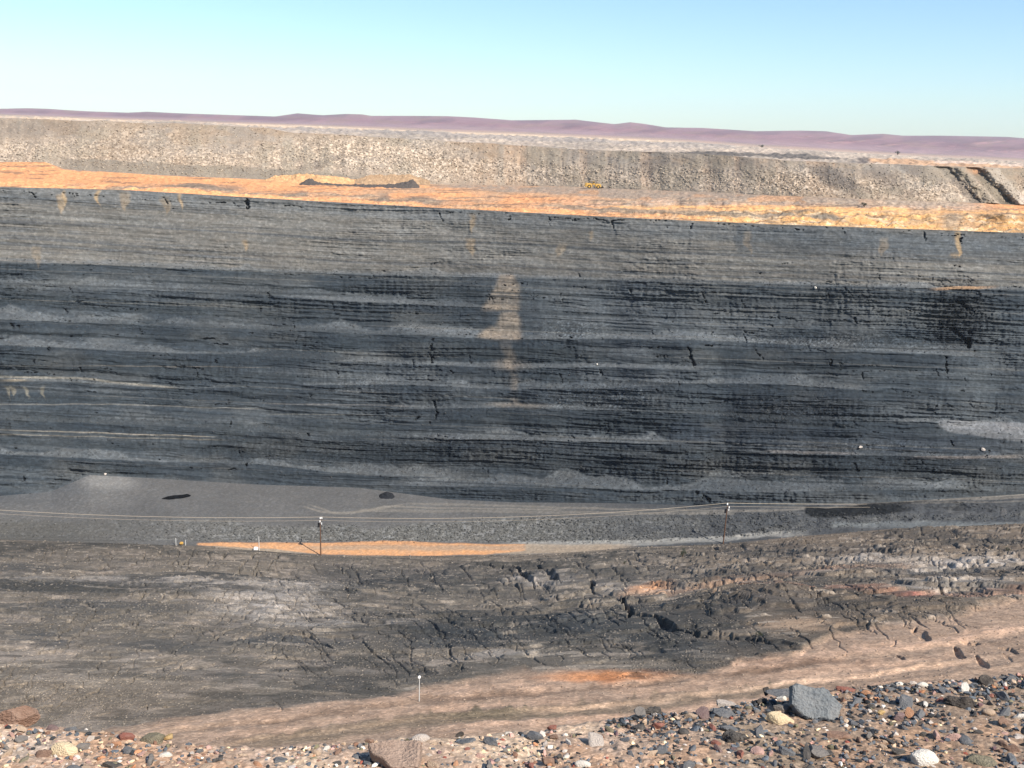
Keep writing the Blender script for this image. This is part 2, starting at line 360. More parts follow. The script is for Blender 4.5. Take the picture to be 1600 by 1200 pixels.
nf2 = fb(g2.X / 5, g2.Y / 3, 12, 4); nb2 = fb(g2.X / 60, g2.Y / 14, 13, 3)
g2.fill(lin(106, 105, 103, K * .80)); g2.gain(1 + .10 * nb2)
g2.mix(lin(98, 98, 94, K * .88), face2 * .8); g2.mix(lin(92, 90, 84, K * .85), (1 - sst(60, 330, g2.X)) * sst(806, 822, g2.wy) * .7); spk2 = _h((g2.X / 1.6).astype(np.int64), (g2.Y / 1.3).astype(np.int64), 17); g2.gain(1 + face2 * (.9 * spk2 ** 4 - .16))
g2.mix(lin(126, 126, 124, K), face2 * sst(.25, .6, nf2) * .7)
g2.mix(lin(66, 69, 72, K), sst(820, 1100, g2.X) * .85 * (1 - .4 * sst(.1, .5, nb2)))
g2.mix(lin(78, 82, 86, K), g2.blob(-20, 745, 160, 40, .6) * .6)
g2.mix(lin(128, 126, 122, K), g2.blob(160, 752, 45, 12, .6) * .6)
for pts, h, a, x0, x1 in [([(470, 770), (475, 790), (500, 799), (540, 802), (580, 797), (640, 786)], 1.6, .5, 474, 630), ([(480, 786), (520, 801), (560, 799), (600, 791), (700, 793), (900, 797)], 1.3, .5, 485, 880),
                          ([(640, 786), (760, 789), (900, 794), (1060, 797), (1200, 798), (1300, 793), (1400, 785), (1600, 776)], 1.6, .4, 640, 1700), ([(600, 797), (760, 799), (900, 801), (1000, 802), (1200, 801)], 2.4, .35, 560, 1150), ([(1200, 806), (1350, 790), (1450, 782), (1600, 772)], 1.2, .5, 1330, 1700), ([(1000, 800), (1600, 782)], 1.3, .3, 1380, 1700)]:
    g2.mix(lin(136, 130, 120, K * .9), g2.strip(pts, h, 2, x0, x1, 12, .4) * min(1, a * 1.4))
road_c = lin(216, 160, 112, K * .92)
roadw = g2.poly([(305, 849, 852), (350, 847, 854), (430, 847, 858), (500, 848, 866), (600, 846, 868), (640, 846, 868), (700, 849, 867), (760, 850, 866), (822, 851, 860)], 1.2, .35)
g2.mix(lin(150, 148, 142, K), g2.strip([(820, 851), (1000, 849), (1130, 842), (1200, 836)], 4, 3, 800, 1250, 30, .5) * .7)
g2.mix(lin(160, 144, 124, K), g2.strip([(300, 856), (560, 858), (850, 858)], 7, 4, 330, 980, 30, .5) * .8)
g2.mix(road_c, roadw * (.85 + .2 * nf2) * (.95 - .6 * g2.strip([(430, 856), (560, 855), (900, 857)], 3.4, 4, 470, 860, 40, .6)))
g2.mix(lin(22, 25, 28, K), right_cut_shade * np.clip(1.15 - .9 * sst(1370, 1470, g2.X) + .5 * nb2 + .3 * nf2, .15, .97))  # shade of the right-hand cutting, painted near black into the bench colour
g2.mix(lin(112, 116, 116, K), g2.poly([(1300, 818, 826), (1450, 815, 826), (1600, 818, 824)], 3) * .7)
edge2 = np.minimum(1, np.minimum(np.arange(150)[:, None] / 8, np.arange(150)[::-1][:, None] / 8))
g2.D *= 1 + edge2 * (0.0004 * face2 * nf2 + 0.0006 * nf2 + 0.0018 * sst(900, 1200, g2.X) * fb(g2.X / 14, g2.Y / 7, 14, 4) + 0.003 * sst(900, 1200, g2.X) * nb2)
m_floor = rock_mat('bench_dust', 1.4, (1, 1, 1), 0.16, 0.12, 0.5, 0.25, 0.04)

# ---- the high wall: berms and faces
ROWS3 = 560
g3 = Grid(xs, C2, C3, ROWS3)
treads = [  # (path, half height, x range): lit dusty berms between steeper faces
    ([(0, 409), (200, 413), (400, 421), (600, 427), (800, 432), (1000, 437), (1200, 442), (1400, 447), (1600, 451)], 4.5, -900, 2500),
    ([(0, 440), (200, 448), (400, 455), (500, 464), (700, 474), (790, 478)], 7, -900, 790),
    ([(0, 495), (200, 503), (400, 510), (640, 520), (800, 526), (900, 525), (1050, 526), (1200, 532), (1400, 546), (1500, 552)], 7, -900, 1520),
    ([(0, 536), (200, 545), (400, 553), (520, 560), (640, 566), (800, 572), (950, 570), (1100, 575)], 5.5, -900, 1090),
    ([(0, 590), (160, 598), (300, 606), (440, 600), (560, 590)], 3.2, -900, 360),
    ([(500, 598), (620, 597), (800, 605), (950, 603), (1050, 596), (1200, 596), (1350, 606)], 6, 480, 1360),
    ([(0, 653), (200, 660), (330, 665)], 5.5, -900, 330),
    ([(420, 672), (560, 678), (700, 684), (800, 684), (1000, 690), (1200, 690), (1350, 684)], 6, 380, 1100),
    ([(650, 636), (800, 634), (900, 638), (1060, 642), (1200, 652), (1400, 656), (1600, 660)], 4.5, 620, 1480),
    ([(1470, 667), (1600, 672)], 12, 1480, 2500),
    ([(0, 706), (200, 716), (400, 722), (560, 738), (700, 742), (800, 750)], 6, -900, 720),
    ([(1150, 706), (1400, 710), (1600, 716)], 3.5, 1160, 2500),
    ([(650, 752), (900, 756), (1200, 762), (1600, 755)], 12, 640, 1500),
]
T = np.zeros_like(g3.X); SEAM = np.zeros_like(g3.X)
for q, (pts, h, x0, x1) in enumerate(treads):
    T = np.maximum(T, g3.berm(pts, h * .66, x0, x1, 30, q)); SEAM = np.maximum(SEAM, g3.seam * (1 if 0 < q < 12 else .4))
mface = 1.75 + 0.25 * fb(g3.X / 120, g3.Y / 25, 21, 2)
uppr = 1 - sst(-4, 4, g3.Y - curve(treads[0][0], g3.X))
mface = mface + uppr * 0.6
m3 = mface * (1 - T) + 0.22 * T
for cx, cy, rx, ry in [(460, 452, 40, 16), (250, 445, 50, 16), (170, 528, 50, 16), (200, 495, 30, 10), (930, 615, 110, 22), (1220, 630, 100, 20), (1300, 530, 160, 16), (890, 520, 60, 18), (330, 645, 60, 20), (670, 560, 20, 16), (1540, 690, 90, 16)]:
    w = g3.blob(cx, cy, rx, ry, .8) * .55; m3 = m3 * (1 - w) + 0.75 * w
kk = np.ones(15) / 15.0
m3 = smx(m3, 16)
fanw = np.maximum(g3.blob(788, 470, 26, 18, .6), g3.blob(790, 516, 30, 20, .6))
m3 = m3 * (1 - .08 * fanw)
g3.march(g2.D[-1].copy(), m3)
print('wall base D %.0f top D %.0f z base %.0f z top %.0f' % (g3.D[0].mean(), g3.D[-1].mean(), (g3.dz[0] * g3.D[0]).mean(), (g3.dz[-1] * g3.D[-1]).mean()))
# strata coordinate: beds dip gently to the right, as the photographed lines do
sy = g3.Y - 0.040 * g3.X + 6 * fb(g3.X / 420, g3.Y * 0 + 3, 22, 2)
bed = fb(g3.X / 700, sy / 5.0, 23, 4); bed2 = fb(g3.X / 300, sy / 1.7, 24, 3); nf3 = fb(g3.X / 4, g3.Y / 3, 25, 4); nb3 = fb(g3.X / 90, g3.Y / 40, 26, 3)
g3.fill(COAL); g3.mix(SHALE, sst(-.35, .75, bed * .8 + nb3 * .55) * .75)
g3.mix(SHALE, sst(.1, .7, nb3 + .3 * nf3) * .35)
g3.mix(UPPER, uppr * .95); g3.mix(lin(128, 124, 118, K), uppr * sst(.0, .6, bed + .4 * nb3) * .5); g3.mix(lin(88, 90, 92, K), uppr * sst(.15, .6, -bed - .2 * nb3) * .6)
g3.mix(lin(92, 96, 99, K), g3.strip([(0, 300), (400, 316), (800, 342), (1200, 368), (1600, 385)], 12, 8) * .45)
g3.mix(lin(84, 88, 91, K), g3.poly([(1150, 352, 395), (1300, 356, 398), (1460, 360, 402), (1600, 366, 410), (1900, 380, 420)], 6) * .55)
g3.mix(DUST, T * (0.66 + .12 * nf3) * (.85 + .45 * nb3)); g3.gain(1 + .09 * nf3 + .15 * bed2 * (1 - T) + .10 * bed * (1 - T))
for cx, cy, rx, ry, a in [(460, 452, 30, 10, .5), (250, 445, 40, 10, .3), (170, 528, 40, 10, .5), (200, 495, 30, 7, .4), (540, 468, 60, 8, .5), (890, 520, 60, 18, .4), (930, 470, 130, 40, .35), (1080, 510, 120, 20, .35), (670, 558, 16, 14, .5),
                          (560, 580, 130, 14, .3), (120, 445, 130, 8, .4), (1000, 570, 60, 40, .45)]:
    g3.mix(DUST, g3.blob(cx, cy, rx, ry, .6) * a)
for pts, h, a, x0, x1 in [([(700, 548), (800, 550), (950, 552)], 17, .85, 640, 950), ([(1020, 552), (1200, 560), (1400, 566), (1500, 568)], 12, .85, 1020, 1480), ([(0, 562), (200, 570), (400, 562), (640, 545)], 11, .8, -900, 560),
                          ([(0, 465), (200, 478), (400, 480), (640, 490)], 9, .7, -900, 720), ([(0, 418), (200, 424), (400, 434), (760, 446)], 8, .6, -900, 760), ([(0, 514), (200, 522), (400, 530), (640, 540)], 8, .7, -900, 660), ([(680, 650), (800, 656), (1000, 662), (1200, 668), (1460, 672)], 11, .85, 690, 1460),
                          ([(0, 620), (200, 625), (400, 618)], 9, .45, -900, 400), ([(0, 722), (200, 735), (300, 740)], 7, .5, -900, 260), ([(1050, 444), (1200, 452), (1350, 456), (1500, 470)], 8, .55, 1010, 1530), ([(350, 700), (600, 708), (900, 722), (1200, 725), (1600, 728)], 14, .55, 360, 2400)]:
    g3.mix(lin(48, 54, 58, K * .95), g3.strip(pts, h, 3, x0, x1, 30, .6) * a * .9)
g3.mix(lin(44, 52, 60, K * .9), g3.blob(1240, 640, 110, 26, .6) * .7); g3.mix(lin(36, 42, 50, K * .9), g3.blob(1505, 500, 34, 48, .9) * .6 * (.6 + nf3))
g3.mix(lin(58, 64, 72, K * .9), g3.poly([(1050, 655, 700), (1300, 665, 705), (1470, 680, 712), (1600, 690, 720)], 8) * .5)
g3.mix(lin(122, 120, 120, K), g3.poly([(1466, 657, 660), (1490, 655, 674), (1540, 660, 684), (1600, 662, 690), (1900, 668, 700)], 2) * .75)
# pale tan dust slide down the middle and its trickles
slide = [(770, 428, 436), (780, 430, 470), (800, 430, 470), (808, 432, 470)]
sc = lin(152, 134, 116, K * 1.0)
fan = np.maximum.reduce([g3.poly([(756, 482, 485), (770, 458, 485), (780, 440, 485), (784, 430, 485), (806, 430, 485), (814, 450, 485)], 3, .25), g3.poly([(748, 524, 528), (768, 508, 530), (774, 512, 531), (786, 487, 532), (808, 485, 534), (815, 500, 536)], 3, .25),
    .75 * g3.poly([(788, 528, 574), (797, 528, 580), (806, 530, 578)], 4, .5), .5 * g3.blob(798, 572, 26, 7, .8), .55 * g3.poly([(798, 570, 636), (804, 570, 640), (809, 570, 636)], 5, .5), .6 * g3.blob(808, 634, 36, 4, .9)])
fan = smx(fan, 2) * (.85 + .15 * nf3 + .15 * fb(g3.X / 3.0, g3.Y / 30, 45, 3))
g3.mix(sc, fan)
g3.mix(DUST, (g3.poly([(900, 470, 590), (920, 470, 600), (960, 500, 600), (990, 540, 600)], 14) + g3.poly([(560, 590, 602), (650, 578, 600), (690, 580, 600)], 6)) * .35)
for x, y0, y1, w, a in [(100, 298, 322, 3, .8), (95, 305, 335, 7, .4), (152, 297, 322, 4, .8), (283, 303, 328, 3, .75), (195, 300, 330, 9, .3), (260, 310, 335, 8, .3), (740, 335, 365, 5, .5), (735, 372, 400, 9, .4), (383, 373, 392, 4, .5), (1498, 362, 404, 5, .75), (1492, 395, 404, 9, .5), (1380, 372, 400, 8, .25), (925, 360, 376, 4, .4), (1170, 360, 400, 6, .2), (60, 385, 420, 8, .2),
                         (875, 380, 400, 9, .3)]:
    g3.mix(lin(176, 146, 108, K), g3.poly([(x - w, y0, y1 * .4 + y0 * .6), (x, y0, y1), (x + w, y0, y1 * .5 + y0 * .5)], 4, .6) * a)
for pts, h, c, a, x0, x1 in [([(0, 671), (330, 682)], .55, lin(176, 160, 140, K), .9, -600, 325), ([(0, 678), (375, 688)], .55, lin(176, 160, 140, K), .9, -600, 340), ([(0, 631), (180, 632), (400, 638)], .8, lin(140, 132, 122, K), .6, -600, 400), ([(430, 631), (640, 634)], .8, lin(130, 122, 116, K), .6, 420, 650),
                             ([(0, 588), (120, 590), (220, 602), (300, 608)], 1.6, lin(146, 136, 122, K), .8, -600, 270), ([(0, 571), (400, 574)], .5, lin(140, 126, 110, K), .5, -600, 420), ([(1440, 452), (1600, 448)], 2.2, lin(190, 146, 104, K), .7, 1465, 1540), ([(1430, 716), (1580, 714)], 2.2, lin(136, 122, 112, K), .7, 1430, 1590), ([(1100, 703), (1330, 708)], 2.0, lin(126, 116, 110, K), .6, 1200, 1340),
                             ([(420, 648), (650, 650)], .5, lin(140, 132, 120, K), .6, 420, 650), ([(0, 460), (700, 492)], .5, lin(120, 112, 100, K), .5, 150, 700), ([(0, 389), (400, 400), (800, 418), (1600, 440)], 1.1, lin(92, 86, 80, K), .6, -600, 2400), ([(0, 347), (400, 356), (800, 373), (1600, 405)], 1.2, lin(90, 88, 86, K), .6, -600, 2400), ([(20, 594), (50, 594)], 2, lin(190, 168, 140, K), .8, 5, 45)]:
    g3.mix(c, g3.strip(pts, h, 1.4, x0, x1, 20, .35) * a)
for pts in [(10, 596, 625), (18, 598, 620), (40, 602, 622), (70, 600, 622)]:
    g3.mix(lin(160, 146, 124, K), g3.poly([(pts[0] - 4, pts[1], pts[1] + 5), (pts[0], pts[1], pts[2]), (pts[0] + 5, pts[1], pts[1] + 6)], 3) * .5)
# relief of the wall: courses of broken rock, joints and overhanging lips
fc = 1 - T
wX = g3.X + 14 * fb(g3.X / 60, sy / 14, 33, 3) + 3 * nf3
k1, k2, k3 = [sst(-.15, .35, fb(g3.X / a_, g3.Y / b_, 110 + q, 3)) for q, (a_, b_) in enumerate(((170, 40), (90, 22), (60, 16)))]
blocky = .9 * k1 * cells(wX / 52, sy / 10 + .9 * fb(g3.X / 70, sy / 18, 27, 3), 30) + .7 * k2 * cells(wX / 19, sy / 5 + .8 * fb(g3.X / 30, sy / 10, 34, 3), 31) + .45 * k3 * cells(wX / 8, sy / 2.7 + .9 * fb(g3.X / 16, sy / 6, 35, 3), 32)
rug = .85 * np.clip(.35 + .9 * sst(-.1, .5, fb(g3.X / 150, g3.Y / 50, 28, 3)), .35, 1.2) * (1 - .45 * uppr)
for cx, cy, rx, ry, a in [(1300, 480, 260, 40, .4), (1100, 470, 120, 30, .3), (1250, 640, 140, 30, .6), (500, 475, 220, 22, .5), (300, 465, 260, 14, .6), (1500, 500, 60, 60, 1.2), (1200, 725, 420, 22, .4), (600, 705, 260, 20, .5), (900, 320, 900, 10, .4)]:
    rug = rug + g3.blob(cx, cy, rx, ry, .6) * a
edge3 = np.minimum(1, np.minimum(np.arange(ROWS3)[:, None] / 6, np.arange(ROWS3)[::-1][:, None] / 4))
vj = fb(g3.X / 5, g3.Y / 30, 29, 3)
lam = fb(g3.X / 420, sy / 7 + .4 * fb(g3.X / 50, sy / 20, 36, 2), 40, 3) * 2.2; lam = np.floor(lam) + sst(.25, .75, lam - np.floor(lam))
disp = 0.5 * (0.0022 * lam * (.5 + .5 * rug) * (1 - .62 * uppr) + 0.0024 * blocky * rug + 0.0014 * np.sign(bed2) * sst(.05, .3, np.abs(bed2)) * rug + 0.0012 * nf3 * rug + 0.0022 * fb(g3.X / 30, g3.Y / 16, 32, 4) + 0.0012 * vj * rug) * fc + 0.0007 * nf3 * T
g3.D *= 1 - disp * edge3
def fissure(g, pts, w, depth):
    pts = np.array(pts, float)
    for a, b in zip(pts[:-1], pts[1:]):
        c0, c1 = np.searchsorted(xs, min(a[0], b[0]) - 12), np.searchsorted(xs, max(a[0], b[0]) + 12)
        gx, gy = g.X[:, c0:c1], g.Y[:, c0:c1]; d = b - a
        t = np.clip(((gx - a[0]) * d[0] + (gy - a[1]) * d[1]) / (d @ d), 0, 1)
        r = np.hypot(gx - a[0] - t * d[0] + 2.6 * nf3[:, c0:c1] + 2 * vj[:, c0:c1], gy - a[1] - t * d[1] + 1.3 * nf3[:, c0:c1])
        k = (1 - sst(w * .5, w * 1.1, r)) * sst(-.35, .1, fb(gx / 5, gy / 5, 83, 2))
        g.D[:, c0:c1] *= 1 + depth * k * edge3
for p, w, d in [([(676, 530), (673, 548), (676, 566)], 3.5, .012), ([(678, 627), (681, 640), (683, 655)], 3, .012), ([(650, 656), (658, 648)], 3, .008), ([(386, 312), (388, 326)], 4, .012), ([(358, 312), (372, 322)], 2, .006), ([(1095, 455), (1108, 482)], 2.2, .010), ([(1108, 489), (1200, 495), (1240, 497)], 1.8, .010), ([(1200, 497), (1330, 501), (1400, 508), (1460, 505)], 1.6, .009), ([(1335, 497), (1340, 505)], 4, .01),
                ([(1490, 515), (1512, 540), (1515, 520)], 8, .012), ([(1495, 470), (1520, 490)], 8, .010), ([(874, 583), (880, 598)], 1.8, .01), ([(884, 592), (895, 602)], 1.5, .008), ([(948, 590), (951, 598)], 1.5, .008), ([(1075, 545), (1085, 572)], 5, .01), ([(1180, 546), (1195, 565)], 3, .009), ([(1020, 655), (1024, 668)], 2.5, .008), ([(1268, 447), (1277, 447)], 2, .008), ([(1293, 455), (1295, 465)], 2.5, .01), ([(1320, 450), (1335, 465)], 3, .009),
                ([(630, 490), (680, 484), (720, 482)], 1.3, .008), ([(700, 480), (790, 482), (960, 492)], 1.1, .006), ([(450, 478), (465, 485)], 1.5, .008), ([(520, 470), (522, 485)], 1.5, .008), ([(560, 570), (620, 572), (665, 574)], 1.4, .008), ([(1320, 580), (1480, 579)], 1.4, .008), ([(1478, 558), (1482, 590)], 3, .01), ([(1395, 608), (1410, 618), (1465, 620)], 1.4, .007), ([(1335, 725), (1348, 748)], 4, .01), ([(1090, 770), (1108, 782)], 7, .010), ([(700, 575), (708, 584)], 2, .01)]:
    fissure(g3, p, w * .55, d * .6)
for k in range(330):                        # short random joints and bedding gaps in the rough faces
    x = RNG.uniform(-40, 1640); y = RNG.uniform(410, 745)
    if RNG.random() < .25: y = np.interp(x, [0, 1600], [294, 366]) + RNG.uniform(2, 9)
    if RNG.random() < .62: q = [(x, y), (x + RNG.uniform(4, 26), y + RNG.uniform(-2, 3))]; w = RNG.uniform(.7, 1.3)
    else: q = [(x, y), (x + RNG.uniform(-2, 5), y + RNG.uniform(4, 13))]; w = RNG.uniform(.7, 1.5)
    fissure(g3, q, w, RNG.uniform(.003, .008))
g3.mix(lin(104, 100, 94, K), sst(.05, .7, fb(g3.X / 110, g3.Y / 35, 36, 4)) * .28); 
for k in range(120):                        # long thin seams and partings
    x0 = RNG.uniform(-500, 1500); L_ = RNG.uniform(150, 900); y0 = RNG.uniform(300, 760); c = RNG.random()
    sl_ = .040 + RNG.normal(0, .004)
    pts = [(x0, y0 + sl_ * x0), (x0 + L_, y0 + sl_ * (x0 + L_))]
    if c < .6: g3.mix(lin(46, 50, 52, K), g3.strip(pts, RNG.uniform(.5, 2.0), 1.2, x0, x0 + L_, 40, .25) * RNG.uniform(.3, .8) * (1 - .5 * uppr))
    elif c < .72: g3.mix(lin(58, 62, 64, K), g3.strip(pts, RNG.uniform(3, 6), 2.5, x0, x0 + L_, 60, .5) * RNG.uniform(.4, .7) * (1 - .6 * uppr))
    else: g3.mix(lin(122, 116, 108, K), g3.strip(pts, RNG.uniform(.4, .8), 1.0, x0, x0 + L_, 40, .25) * RNG.uniform(.25, .6))
g3.col *= np.array([.73, .79, .83]) + uppr[..., None] * np.array([.11, .09, .08])
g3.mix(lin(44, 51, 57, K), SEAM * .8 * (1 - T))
g3.mix(lin(124, 124, 124, K), g3.poly([(1466, 657, 662), (1480, 655, 674), (1540, 658, 684), (1600, 662, 690), (1900, 668, 700)], 2, .5) * .45)
spk = _h((g3.X / 1.7).astype(np.int64), (g3.Y / 1.5).astype(np.int64), 37)
for cx, cy, rx, ry, lo, hi in [(1240, 640, 110, 24, .45, 1.5), (945, 622, 90, 20, .7, 2.0), (890, 515, 50, 14, .6, 2.0), (1300, 532, 150, 12, .65, 1.9), (560, 605, 50, 12, .7, 1.6), (1350, 695, 130, 10, .7, 1.7), (1500, 500, 40, 40, .35, 1.1), (1220, 728, 420, 22, .55, 1.35), (600, 705, 260, 22, .6, 1.4)]:
    w = g3.blob(cx, cy, rx, ry, .7)
    g3.gain(1 + w * (lo - 1 + (hi - lo) * spk ** 3))
jt = sst(.35, .6, fb(g3.X / 3.2, g3.Y / 16, 38, 2)) * (1 - T) * (1 - uppr)
g3.gain(1 - .28 * jt * sst(-.1, .4, fb(g3.X / 120, g3.Y / 30, 39, 2)))
m_wall = rock_mat('wall_rock', 1.3, (0.45, 0.45, 1.9), 0.42, 0.16, 0.8, 0.35, 0.07)

# ---- orange overburden ledge above the wall
g4 = Grid(xs, C3, C4, 80)
m4 = np.full(g4.X.shape, 0.014)
lip_t = [(0, 284), (200, 290), (400, 300), (600, 310), (800, 320), (930, 326), (1100, 332), (1200, 328), (1400, 332), (1600, 338)]
lt = curve(lip_t, g4.X)
lface = sst(-2, 2, g4.wy - lt) * (0.35 + .65 * sst(900, 1250, g4.X))
m4 = m4 * (1 - lface) + 0.85 * lface
mid4 = g4.strip([(1000, 316), (1200, 315), (1400, 319), (1500, 322)], 6, 4, 560, 1530, 40) * sst(800, 1000, g4.X)
m4 = m4 * (1 - mid4) + 0.3 * mid4
for cx, cy, rx, ry in [(60, 262, 90, 9)]: m4 = m4 + .10 * g4.blob(cx, cy, rx, ry, .6)
g4.march(g3.D[-1].copy(), m4)
print('ledge back D %.0f z %.1f' % (g4.D[-1].mean(), (g4.dz[-1] * g4.D[-1]).mean()))
nf4 = fb(g4.X / 6, g4.Y / 2.2, 41, 4); nb4 = fb(g4.X / 60, g4.Y / 6, 42, 3)
g4.fill(ORANGE); g4.gain(1 + .10 * nf4 + .08 * nb4)
g4.mix(lin(240, 186, 124, K * .9), g4.strip([(900, 322), (1100, 326), (1300, 326), (1600, 334)], 5, 4, 950, 2400, 60) * .7)
g4.mix(lin(214, 172, 112, K * .9), lface * sst(900, 1150, g4.X) * (.6 + .3 * nf4))
g4.mix(lin(176, 142, 104, K * .9), lface * sst(900, 1150, g4.X) * sst(.1, .5, fb(g4.X / 34, g4.Y / 5, 43, 4)) * .7)
g4.mix(lin(228, 206, 174, K * .9), lface * sst(900, 1150, g4.X) * sst(.2, .6, fb(g4.X / 22, g4.Y / 3.5, 44, 4)) * .7)
g4.mix(lin(136, 126, 112, K * .9), g4.strip([(180, 292), (280, 291), (400, 302), (520, 308), (650, 315), (780, 320), (950, 328), (1100, 334), (1330, 342)], 3.4, 3, 150, 1330, 30) * (.35 + .5 * sst(-.2, .3, nb4)))
g4.mix(lin(156, 146, 134, K * .9), mid4 * (.75 + .2 * nf4))
g4.mix(lin(150, 140, 128, K * .9), g4.strip([(90, 262), (250, 272), (420, 281), (560, 284), (720, 294), (1000, 308)], 6, 4, 95, 560, 20) * sst(-1, 2, curve([(0, 258), (100, 267), (130, 268), (260, 273), (280, 276), (420, 280), (600, 284)], g4.X) - g4.wy) * .9)
g4.mix(lin(188, 158, 128, K * .9), g4.strip([(560, 292), (800, 302), (1000, 312)], 3, 4, 700, 1000, 40) * .6)
for cx, cy, rx, ry, a in [(600, 307, 14, 6, .7), (660, 315, 40, 5, .7), (460, 303, 14, 5, .6), (1485, 345, 16, 14, .8), (1210, 338, 26, 5, .6), (1300, 340, 30, 4, .6), (1520, 352, 20, 6, .5), (360, 293, 20, 3, .6), (120, 289, 14, 3, .5), (1540, 327, 10, 3, .5)]:
    g4.mix(lin(128, 118, 106, K * .9), g4.blob(cx, cy, rx, ry, .6) * a)
edge4 = np.minimum(1, np.minimum(np.arange(80)[:, None] / 4, np.arange(80)[::-1][:, None] / 4))
g4.up += edge4 * (0.25 * nf4 + 0.35 * nb4 + lface * 0.7 * fb(g4.X / 14, g4.Y / 6, 45, 4))
g4.mix(lin(176, 156, 138, K * .9), sst(760, 860, g4.X) * (1 - sst(1480, 1530, g4.X)) * sst(-2, 2, curve([(800, 296), (900, 303), (1000, 308), (1130, 313), (1300, 316), (1450, 321)], g4.X) - g4.wy) * (.7 + .3 * nb4))
m_ledge = rock_mat('ledge_earth', 1.6, (1, .5, 1), 0.25, 0.18, 1.0, 0.5, 0.05)

# ---- spoil bank
ROWS5 = 150
C5 = C5 + .9 * fb(xs / 40, xs * 0, 57, 4)
g5 = Grid(xs, C4, C5, ROWS5)
gul = fb(g5.X / 16 - (g5.Y - 250) / 60 * sst(1000, 1400, g5.X), g5.Y / 260, 51, 4)
m5 = 0.62 + .03 * gul
g5.march(g4.D[-1].copy(), m5)
print('spoil top D %.0f z %.1f' % (g5.D[-1].mean(), (g5.dz[-1] * g5.D[-1]).mean()))
nf5 = fb(g5.X / 2.4, g5.Y / 2.0, 52, 4); nb5 = fb(g5.X / 70, g5.Y / 30, 53, 3); nm5 = fb(g5.X / 11, g5.Y / 8, 54, 3)
g5.fill(SPOIL); g5.gain(1 + .12 * nm5 + .1 * gul)
g5.mix(lin(150, 140, 126, K * .9), sst(0, .6, gul + .3 * nb5) * .6 * (1 - sst(.1, .8, 1 - g5.s) * .3))
g5.mix(lin(186, 156, 128, K * .9), sst(.1, .6, -gul) * sst(650, 800, g5.X) * (1 - sst(1300, 1400, g5.X)) * .5)
lowpale = g5.strip([(0, 242), (120, 243), (250, 250), (420, 250), (560, 240), (700, 262), (900, 272), (1050, 278), (1200, 285), (1300, 292), (1450, 295), (1600, 300)], 16, 22) * .55
for cx, cy, rx, ry, a in [(560, 240, 140, 24, .9), (660, 262, 80, 20, .8), (450, 250, 60, 20, .7), (1240, 285, 70, 22, .8), (1450, 296, 45, 18, .8), (60, 236, 140, 14, .6), (1060, 278, 70, 16, .5), (200, 225, 120, 24, .35), (340, 250, 90, 14, .5)]:
    lowpale = np.maximum(lowpale, g5.blob(cx, cy, rx, ry, .6) * a)
g5.mix(lin(150, 130, 108, K * .85), sst(.05, .5, fb(g5.X / 120, g5.Y / 40, 58, 3)) * .55); g5.mix(lin(148, 142, 134, K * .85), sst(.05, .5, fb(g5.X / 60, g5.Y / 18, 59, 4)) * .5 * g5.s)
g5.mix(PALE, lowpale * .7 * sst(-.3, .5, nf5 + .3 * nm5))
g5.mix(lin(226, 206, 182, K * .92), lowpale * sst(.15, .5, nf5) * .8)
for cx, cy, rx, ry, a, g in [(1305, 282, 42, 13, .8, .5), (1390, 285, 40, 14, .5, .5), (1440, 270, 40, 12, .6, .4), (1170, 262, 18, 16, .5, .4), (1020, 258, 30, 14, .4, -.3), (500, 256, 40, 6, .5, -.35), (430, 275, 120, 5, .5, .05), (60, 200, 90, 14, .3, 0), (1120, 262, 14, 22, .4, .3)]:
    g5.mix(lin(108, 101, 95, K * .78), g5.blob(cx, cy, rx, ry, .5, 1, g) * a)
rk = np.interp(g5.Y, [255, 262, 290, 316], [1475, 1490, 1530, 1560])     # tipped tongues at the right, running down to the right
u5 = g5.X - (g5.Y - 262) * 0.95 + 3 * nm5
g5.mix(lin(92, 86, 80, K * .85), (sst(1462, 1468, u5) * (1 - sst(1478, 1484, u5))) * .6)
g5.mix(lin(146, 134, 116, K * .9), (sst(1482, 1488, u5) * (1 - sst(1500, 1506, u5))) * .8)
g5.mix(lin(98, 90, 76, K * .85), (sst(1506, 1512, u5) * (1 - sst(1528, 1533, u5))) * .75)
g5.mix(lin(190, 176, 160, K * .9), (sst(1533, 1537, u5) * (1 - sst(1556, 1560, u5))) * .8)
g5.mix(lin(196, 146, 108, K * .9), g5.blob(1530, 264, 14, 8, .6) * .6)
botl = curve([(0, 247), (100, 247), (250, 257), (400, 264), (520, 272), (640, 284)], g5.X)
g5.mix(lin(138, 128, 114, K * .86), sst(-1.5, 1.5, g5.wy - botl) * sst(60, 120, g5.X) * (1 - sst(560, 660, g5.X)) * (.85 + .3 * nf5))
g5.mix(lin(150, 138, 120, K * .84), sst(.15, .5, nb5 + .5 * gul) * .5)
edge5 = np.minimum(1, np.minimum(np.arange(ROWS5)[:, None] / 4, np.arange(ROWS5)[::-1][:, None] / 6))
ton = 2.2 * (sst(1452, 1468, u5) * (1 - sst(1478, 1486, u5)) * -1 + sst(1486, 1500, u5) * (1 - sst(1504, 1512, u5)) - sst(1506, 1514, u5) * (1 - sst(1526, 1534, u5)) + sst(1532, 1542, u5) * (1 - sst(1550, 1562, u5)))
g5.D -= edge5 * (0.45 * nm5 + .55 * gul + 0.3 * nf5 * (.4 + lowpale) + ton)
m_spoil = rock_mat('spoil_rubble', 1.8, (1, 1, .6), 0.24, 0.10, 0.6, 0.2, 0.06)

